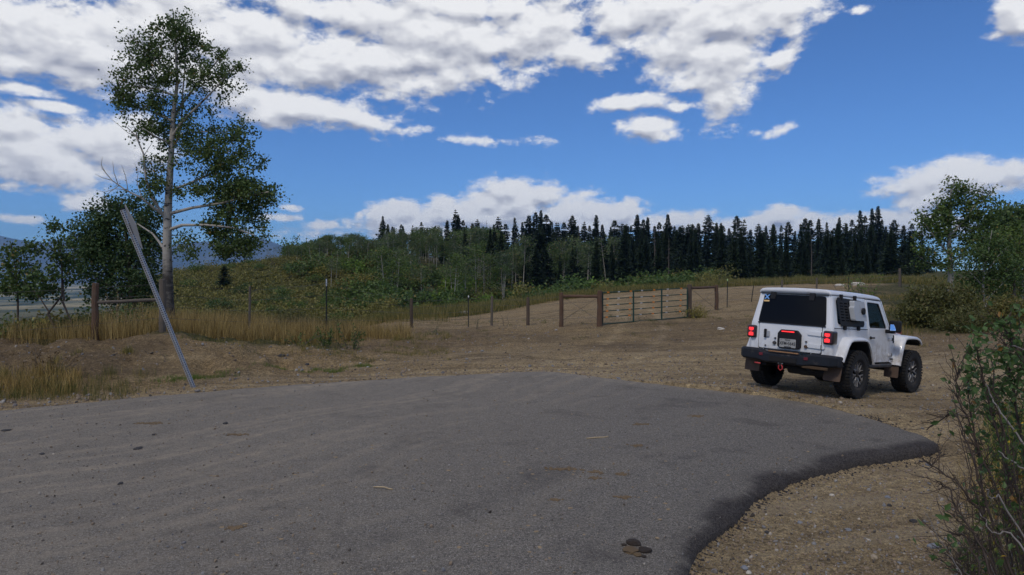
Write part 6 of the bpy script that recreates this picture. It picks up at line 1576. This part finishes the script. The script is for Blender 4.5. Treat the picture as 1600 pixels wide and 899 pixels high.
    secs = [(-.60, .640, -.02, 1.765), (-.665, .655, -.012, 0), (-.655, .664, -.006, 0), (-.60, .667, 0, 0), (0, .668, .004, 0), (.68, .668, .004, 0), (.70, .667, .003, 0), (1.15, .664, -.006, 0), (1.36, .660, -.022, 0), (1.42, .655, -.040, 0), (1.445, .648, -.058, 0)]
    V = []; 
    for i, (x, w_, tp, fl2) in enumerate(secs):
        P = prof(w_, 0); P = P+[(-a, b_) for a, b_ in P[:-1][::-1]]
        for (y, z) in P:
            zz = z+tp*((z-1.765)/.11)
            if i == 0: zz = 1.768
            if i == len(secs)-1: zz = min(zz, 1.80)
            V.append((x if i else -.64, y, zz))
    n = 13; F_ = [[j*n+i, j*n+i+1, (j+1)*n+i+1, (j+1)*n+i] for j in range(len(secs)-1) for i in range(n-1)]
    F_ += [[(len(secs)-1)*n+i for i in range(n)]]+[[j*n, (j+1)*n, (j+2)*n] for j in []]
    me = poly_mesh('roof', V, F_, PAINT); me.polygons.foreach_set('use_smooth', [True]*len(me.polygons)); rf = lk('roof', me)
    md = rf.modifiers.new('s', 'SOLIDIFY'); md.thickness = .012; md.offset = -1
    box((-.10, 0, 1.762), (1.13, 1.26, .012), INT, 'headliner', bev=0); box((1.03, 0, 1.762), (.70, 1.26, .012), INT, 'headliner', bev=0)
    for s in (1, -1): box((.05, s*.664, 1.768), (1.32, .012, .010), SEAM, 'drip_seam', rf, 0); box((1.06, s*.662, 1.762), (.72, .016, .010), SEAM, 'drip_seam', rf, 0)
    # windshield frame
    ws = lambda y, t, d_: (1.70-(t)*.30+d_*.9-.02, y*(1-.12*t), 1.19+t*.585-d_*.0)
    panel('windscreen_frame', rpoly([(-.76, 0), (.76, 0), (.76, 1), (-.76, 1)], .04), [rpoly([(-.68, .12), (.68, .12), (.68, .90), (-.68, .90)], .06)], lambda y, t, d_: ws(y, t, d_), .04, PAINT)
    panel('windscreen', rpoly([(-.69, .11), (.69, .11), (.69, .91), (-.69, .91)], .05), [], lambda y, t, d_: ws(y, t, d_+.02), .004, GCLEAR, bev=0)
    # --- hood and nose
    def loft(name, secs_, mt, cap=True, par=root, smooth=True, bev=0):
        V = [p for s_ in secs_ for p in s_]; n = len(secs_[0]); F_ = [[j*n+i, j*n+(i+1) % n, (j+1)*n+(i+1) % n, (j+1)*n+i] for j in range(len(secs_)-1) for i in range(n)]
        if cap: F_ += [list(range(n)), [(len(secs_)-1)*n+i for i in range(n)]]
        me = poly_mesh(name, V, F_, mt)
        if smooth and not bev: me.polygons.foreach_set('use_smooth', [True]*len(me.polygons))
        return lk(name, me, par, bev=bev)
    hs_ = []
    for x, w_, zt in ((1.63, .735, 1.20), (1.85, .71, 1.235), (2.2, .665, 1.230), (2.55, .62, 1.195), (2.74, .59, 1.155), (2.81, .57, 1.11)):
        hs_.append([(x, w_, .86), (x, w_, zt-.10), (x, w_-.02, zt-.045), (x, w_-.07, zt-.010), (x, w_*.55, zt+.022), (x, 0, zt+.030), (x, -w_*.55, zt+.022), (x, -w_+.07, zt-.010), (x, -w_+.02, zt-.045), (x, -w_, zt-.10), (x, -w_, .86)])
    hood = loft('hood', hs_, PAINT)
    box((2.25, -.02, .72), (1.28, 1.15, .30), UNDER, 'engine_bay', bev=.01)
    gr_ = loft('grille', [[(2.88, .60, .70), (2.88, .60, 1.09), (2.88, -.60, 1.09), (2.88, -.60, .70)], [(2.95, .57, .72), (2.93, .57, 1.05), (2.93, -.57, 1.05), (2.95, -.57, .72)]], PAINT, bev=.02)
    for k in range(7): box((2.945, (k-3)*.085, .91), (.012, .04, .24), SEAM, 'grille_slot', gr_, 0)
    for s in (1, -1):
        S = Soup(); S.tube([(2.93, s*.42, .90), (2.965, s*.42, .90), (2.966, s*.42, .90)], [.095, .09, .001], 16); lk('headlight', S.mesh('headlight', GCLEAR), gr_)
    box((3.06, 0, .60), (.20, 1.60, .20), BUMP, 'front_bumper', bev=.03)
    REDL = simple('hood_letter_red', (.32, .035, .04), .5)
    for s in (-1, 1):
        M_ = Matrix(((-s, 0, 0, 2.28), (0, 0, s, s*.674), (0, 1, 0, 1.115), (0, 0, 0, 1)))
        if s == -1: M_ = Matrix(((1, -.0, 0, 2.28), (-.0, 0, -1, -.672), (0, 1, 0, 1.165), (0, 0, 0, 1)))
        text('RUBICON', .085, 0, 0, REDL, hood, rotm=M_, bold=.003)
    # hood latches
    for s in (1, -1): box((2.62, s*.635, 1.10), (.07, .03, .05), BLACK, 'hood_latch', bev=.01); box((1.72, s*.72, 1.165), (.05, .02, .02), BLACK, 'hood_hinge', bev=.004)
    # --- fender flares
    def flare(path, ys, name, inner=.045, lip=.05):
        P = [Vector(p) for p in path]; n = len(P); nor = []
        for i in range(n):
            t = (P[min(i+1, n-1)]-P[max(i-1, 0)]).normalized(); nor.append(Vector((-t.y, t.x)))
        y0, y1, s = ys; secsA = []; secsB = []
        for i in range(n):
            p, q_ = P[i], nor[i]
            pr = [(p+q_*.018, y0), (p+q_*.016, y0+(y1-y0)*.5), (p+q_*.006, y1-.035), (p-q_*.012, y1-.008), (p-q_*lip*.6, y1), (p-q_*lip, y1-.004), (p-q_*lip, y1-.03), (p-q_*.02, y1-.04), (p-q_*.01, y0)]
            secsA.append([(a.x, s*y, a.y) for a, y in pr])
            pb = [(p-q_*.022, y0-.10), (p-q_*.024, y1-.045), (p-q_*(inner+.03), y1-.04), (p-q_*(inner+.03), y0-.10)]
            secsB.append([(a.x, s*y, a.y) for a, y in pb])
        f_ = loft(name, secsA, PAINT); e_ = f_.modifiers.new('es', 'EDGE_SPLIT'); e_.split_angle = math.radians(50)
        loft('liner', secsB, UNDER, par=f_, smooth=False); return f_
    RPATH = [(-.655, .655), (-.58, .76), (-.47, .93), (-.38, 1.015), (-.27, 1.045), (-.1, 1.05), (.15, 1.05), (.30, 1.04), (.40, .99), (.50, .87), (.58, .72), (.63, .60)]
    FPATH = [(1.765, .545), (1.80, .66), (1.87, .84), (1.95, 1.0), (2.02, 1.075), (2.12, 1.10), (2.4, 1.105), (2.62, 1.095), (2.75, 1.065), (2.84, 1.01), (2.87, .96)]
    for s in (1, -1):
        flare(RPATH[::1], (.765, .935, s), 'rear_fender_flare'); flare(FPATH, (.55, .935, s), 'front_fender_flare')
        # wheel wells
        V = []; 
        for (x, z) in RPATH: V += [(x*.97, s*.80, z-.01), (x*.97, s*.42, z-.01)]
        me = poly_mesh('wheel_well', V, [[2*i, 2*i+1, 2*i+3, 2*i+2] for i in range(len(RPATH)-1)], UNDER); lk('wheel_well', me)
        box((0, s*.44, .80), (1.3, .02, .55), UNDER, 'well_wall', bev=0); box((2.4, s*.50, .80), (1.2, .02, .50), UNDER, 'well_wall', bev=0)
        box((1.98, s*.72, .72), (.03, .34, .42), UNDER, 'well_wall', bev=0)
        panel('mud_flap', rpoly([(.60, .30), (.895, .30), (.905, .64), (.60, .64)], .02), [], lambda y, z, t, s=s: (-.60+t-(.64-z)*.18, s*y, z), .012, FLAP, bev=0)
        panel('mud_flap', rpoly([(.64, .30), (.90, .30), (.90, .58), (.64, .58)], .02), [], lambda y, z, t, s=s: (1.80+t-(.6-z)*.10, s*y, z), .012, FLAP, bev=0)
        box((-.60, s*.825, .635), (.14, .19, .03), BLACK, 'flare_end', bev=.008)
    # --- bumper
    bo = []
    for y, xo, zb, zt in ((-.915, -.66, .56, .70), (-.90, -.80, .545, .735), (-.80, -.90, .53, .745), (-.50, -.93, .525, .745), (-.36, -.93, .50, .70), (.36, -.93, .50, .70), (.50, -.93, .525, .745), (.80, -.90, .53, .745), (.90, -.80, .545, .735), (.915, -.66, .56, .70)):
        bo.append([(xo+.0, y, zb+.03), (xo+.04, y, zb), (xo+.16, y, zb), (-.62 if abs(y) > .85 else -.74, y, zb+.02), (-.62 if abs(y) > .85 else -.74, y, zt-.01), (xo+.05, y, zt), (xo, y, zt-.035)])
    bp_ = loft('rear_bumper', bo, BUMP, bev=.010)
    box((-.925, 0, .715), (.03, .56, .022), AMB, 'bumper_step_dust', bp_, .006); box((-.80, 0, .735), (.16, .80, .02), BUMP, 'bumper_step', bp_, .006)
    box((-.936, .0, .585), (.014, .50, .09), UNDER, 'bumper_recess', bp_, .004)
    for s in (1, -1): box((-.935, s*.42, .645), (.012, .07, .05), simple('dim_reflector', (.16, .012, .018), .3), 'reflector', bp_, .004)
    box((-.88, -.56, .505), (.06, .44, .05), simple('brown_mud', (.075, .045, .022), .95, 0, .3, 12), 'bumper_valance', bp_, .008)
    # shackle and tow hook
    S = Soup(); S.tube([(-.965, -.035+.03, .52), (-.975, -.045, .46), (-.975, -.045, .42), (-.975, -.01, .395), (-.975, .025, .42), (-.975, .025, .46), (-.965, .01, .52)], .011, 6); lk('shackle', S.mesh('shackle', REDM, True)).location = (0, .02, 0)
    box((-.93, .02, .50), (.10, .06, .06), UNDER, 'hitch_receiver', bev=.006); box((-.96, .02, .515), (.03, .085, .018), simple('steel_pin', (.4, .4, .4), .4, .8), 'shackle_pin', bev=.004)
    S = Soup(); S.tube([(-.88, .50, .47), (-.95, .52, .475), (-.965, .47, .475), (-.93, .42, .47)], .014, 6); lk('tow_hook', S.mesh('tow_hook', REDM, True))
    # --- chassis
    box((1.1, .0, .60), (3.5, 1.36, .06), UNDER, 'floor', bev=0)
    for s in (1, -1): box((1.15, s*.42, .50), (3.9, .08, .13), UNDER, 'frame_rail', bev=.01)
    S = Soup(); S.tube([(0, -.80, .415), (0, -.2, .415), (0, -.12, .415), (0, .12, .415), (0, .2, .415), (0, .80, .415)], [.045, .045, .13, .14, .045, .045], 12); lk('axle', S.mesh('axle', UNDER, True)); S = Soup(); S.tube([(2.46, -.80, .415), (2.46, .80, .415)], .045, 10); lk('axle', S.mesh('axle', UNDER, True))
    S = Soup(); S.tube([(-.58, -.62, .46), (-.56, -.60, .45), (-.56, .05, .45), (-.58, .08, .46)], [.02, .115, .115, .02], 12); lk('muffler', S.mesh('muffler', UNDER, True))
    box((-.35, .0, .50), (.35, .7, .2), UNDER, 'fuel_tank', bev=.03); box((1.1, 0, .46), (.9, .6, .16), UNDER, 'skid_plate', bev=.03)
    # --- cabin
    box((.50, 0, .70), (2.2, 1.40, .04), INT, 'cabin_floor', bev=0); box((1.52, 0, 1.08), (.34, 1.40, .22), INT, 'dashboard', bev=.04)
    for s in (1, -1):
        se = box((.85, s*.36, .96), (.50, .48, .16), INT, 'seat', bev=.05); box((.62, s*.36, 1.26), (.14, .46, .58), INT, 'seat_back', se, .05, Euler((0, -.18, 0))); box((.555, s*.36, 1.60), (.10, .26, .17), INT, 'headrest', se, .035)
    S = Soup()
    for s in (1, -1): S.tube([(.50, s*.60, .75), (.52, s*.57, 1.60), (.60, s*.55, 1.70), (1.30, s*.55, 1.70)], .032, 8); S.tube([(.50, s*.57, 1.66), (-.35, s*.55, 1.64), (-.55, s*.58, .9)], .032, 8)
    S.tube([(.52, -.57, 1.68), (.52, .57, 1.68)], .032, 8); lk('roll_bar', S.mesh('roll_bar', INT, True))
    S = Soup(); a_ = np.linspace(0, 2*math.pi, 21); S.tube([(1.28+.07*math.sin(a), .36+.185*math.cos(a), 1.19+.175*math.sin(a)) for a in a_], .014, 6); lk('steering_wheel', S.mesh('steering_wheel', INT, True))
    box((-.05, 0, 1.12), (.14, 1.05, .50), INT, 'rear_seat', bev=.04)
    # --- side racks with cases in front of the quarter windows
    for s in (-1, 1):
        pr = s*1
        fm_ = side(s, .030)
        slots = []
        if s == -1:
            for r_ in range(7):
                for c_ in range(5): slots.append([(-.43+c_*.17, 1.335+r_*.05), (-.43+c_*.17+.12, 1.335+r_*.05), (-.43+c_*.17+.12, 1.335+r_*.05+.018), (-.43+c_*.17, 1.335+r_*.05+.018)])
        rk = panel('side_rack', rpoly([(-.475, 1.245), (.42, 1.245), (.475, 1.30), (.455, 1.715), (-.475, 1.745), (-.52, 1.70)], .03), slots, fm_, .006, BLACK, bev=0)
        for x in (-.32, .22):
            for z0, z1 in ((1.18, 1.26), (1.70, 1.80)): box((x, s*(sy((z0+z1)/2)+.022), (z0+z1)/2), (.055, .045, z1-z0), BLACK, 'rack_bracket', rk, .006)
        cs_ = panel('case', rpoly([(-.085, 1.355), (.375, 1.355), (.395, 1.39), (.375, 1.705), (-.045, 1.705), (-.055, 1.60), (-.10, 1.59)], .035), [], side(s, .12 if s < 0 else .17), .085, CASEM, rk, .018, 'pale grey fuel case with a black cap')
        S = Soup(); yy = sy(1.5)+.12; xs = .24; S.tube([(xs, s*yy, 1.53), (xs, s*(yy+.03), 1.53), (xs, s*(yy+.031), 1.53)], [.062, .058, .001], 16); lk('cap', S.mesh('cap', BLACK), cs_)
        box((.325, s*(sy(1.49)+.121), 1.53), (.022, .006, .10), YEL, 'label_strip', cs_, 0)
    # --- mirrors
    for s in (1, -1):
        mi = box((1.45, s*.935, 1.285), (.12, .20, .225), BLACK, 'wing_mirror', bev=.03)
        box((1.386, s*.920, 1.265), (.010, .10, .12), simple('mirror_glass', (.75, .78, .82), .02, 1.0, 0), 'mirror_glass', mi, .004, Euler((0, math.radians(6), s*math.radians(-14))))
        box((1.46, s*.84, 1.185), (.08, .16, .07), BLACK, 'mirror_arm', mi, .015)
    # antenna
    S = Soup(); S.tube([(1.75, -.70, 1.18), (1.74, -.70, 1.20)], .012, 6); lk('antenna_base', S.mesh('antenna_base', BLACK))
    # --- wheels
    def wheel_parts():
        R_ = .415; hw_ = .143
        pr = [(-hw_*.80, .235), (-hw_*.97, .27), (-hw_, .32), (-hw_*.97, .365), (-hw_*.90, .392), (-hw_*.74, .405), (-.05, .408), (.05, .408), (hw_*.74, .405), (hw_*.90, .392), (hw_*.97, .365), (hw_, .32), (hw_*.97, .27), (hw_*.80, .235)]
        n = 56; V = []; S = Soup()
        for i in range(n):
            a = 2*math.pi*i/n
            for (y, r) in pr: V.append((r*math.cos(a), y, r*math.sin(a)))
        m = len(pr); Q = [[i*m+j, i*m+j+1, ((i+1) % n)*m+j+1, ((i+1) % n)*m+j] for i in range(n) for j in range(m-1)]
        S.add(V, Q=Q)
        nb = 44
        def blk(a0, a1, y0, y1, r0, r1, tw=0.0):
            v = []
            for a, r in ((a0, r0), (a1, r0), (a1, r1), (a0, r1)):
                for k, y in enumerate((y0, y1)): aa = a+tw*(k-.5); v.append((r*math.cos(aa), y, r*math.sin(aa)))
            S.add(v, Q=[[0, 1, 3, 2], [2, 3, 5, 4], [4, 5, 7, 6], [6, 7, 1, 0], [0, 2, 4, 6], [1, 7, 5, 3]])
        for i in range(nb):
            a = 2*math.pi*i/nb; w_ = 2*math.pi/nb
            for s in (1, -1):
                sh = .3 if s > 0 else 0
                blk(a+w_*(.1+sh), a+w_*(.72+sh), s*.078, s*(.137 if i % 2 else .130), .390, .4205)
                blk(a+w_*(.1+sh), a+w_*(.70+sh), s*.128, s*(.1475 if i % 2 else .144), .352, .407)
                blk(a+w_*(.0+sh), a+w_*(.66+sh), s*.008, s*.066, .395, .419, .05*s)
        tyre = S.mesh('tyre', RUB, False)
        S = Soup()    # barrel
        pr = [(.10, .236), (.112, .232), (.11, .218), (.06, .205), (-.10, .212), (-.12, .236)]
        V = [(r*math.cos(2*math.pi*i/40), y, r*math.sin(2*math.pi*i/40)) for i in range(40) for y, r in pr]; m = len(pr)
        S.add(V, Q=[[i*m+j, i*m+j+1, ((i+1) % 40)*m+j+1, ((i+1) % 40)*m+j] for i in range(40) for j in range(m-1)])
        V = [(0, .03, 0)]+[(.21*math.cos(2*math.pi*i/40), .015, .21*math.sin(2*math.pi*i/40)) for i in range(40)]; S.add(V, T=[[0, 1+i, 1+(i+1) % 40] for i in range(40)])
        S.tube([(0, .0, 0), (0, .10, 0), (0, .101, 0)], [.05, .045, .001], 16)
        rim = S.mesh('rim', RIMB, False)
        S = Soup()    # seven forked bright spokes
        for i in range(7):
            a = 2*math.pi*i/7
            def pt(r, da, y): return np.array((r*math.cos(a+da), y, r*math.sin(a+da)))
            for sg in (1, -1):
                for (r0, d0, r1, d1, w0, w1) in ((.055, .0, .125, sg*.06, .020, .016), (.125, sg*.06, .222, sg*.27, .016, .011)):
                    A_, B_ = pt(r0, d0, .098), pt(r1, d1, .108); t = B_-A_; nrm = np.cross(t, (0, 1, 0)); nrm /= np.linalg.norm(nrm); dz = np.array((0, .022, 0))
                    S.add([A_-nrm*w0*.5, A_+nrm*w0*.5, B_+nrm*w1*.5, B_-nrm*w1*.5, A_-nrm*w0*.7-dz, A_+nrm*w0*.7-dz, B_+nrm*w1*.7-dz, B_-nrm*w1*.7-dz], Q=[[0, 1, 2, 3], [4, 7, 6, 5], [0, 4, 5, 1], [1, 5, 6, 2], [2, 6, 7, 3], [3, 7, 4, 0]])
        sp_ = S.mesh('spokes', RIMS, False)
        S = Soup()
        for i in range(5):
            a = 2*math.pi*i/5; S.tube([(.06*math.cos(a), .09, .06*math.sin(a)), (.06*math.cos(a), .106, .06*math.sin(a))], .010, 6)
        return tyre, rim, sp_, S.mesh('lug_nuts', RIMB)
    WP = wheel_parts()
    for x, s in ((0, -1), (0, 1), (2.46, -1), (2.46, 1)):
        wh = empty('wheel', (x, s*.797, .415), 0, root)
        wh.rotation_euler = (0, random.Random(x+s).uniform(0, 1), 0 if s > 0 else math.pi)
        if x > 2: wh.rotation_euler[2] += math.radians(-2)
        for nm, me in zip(('tyre', 'rim', 'spokes', 'lug_nuts'), WP): link(nm, me, wh)
make_car()
bpy.context.view_layer.update()
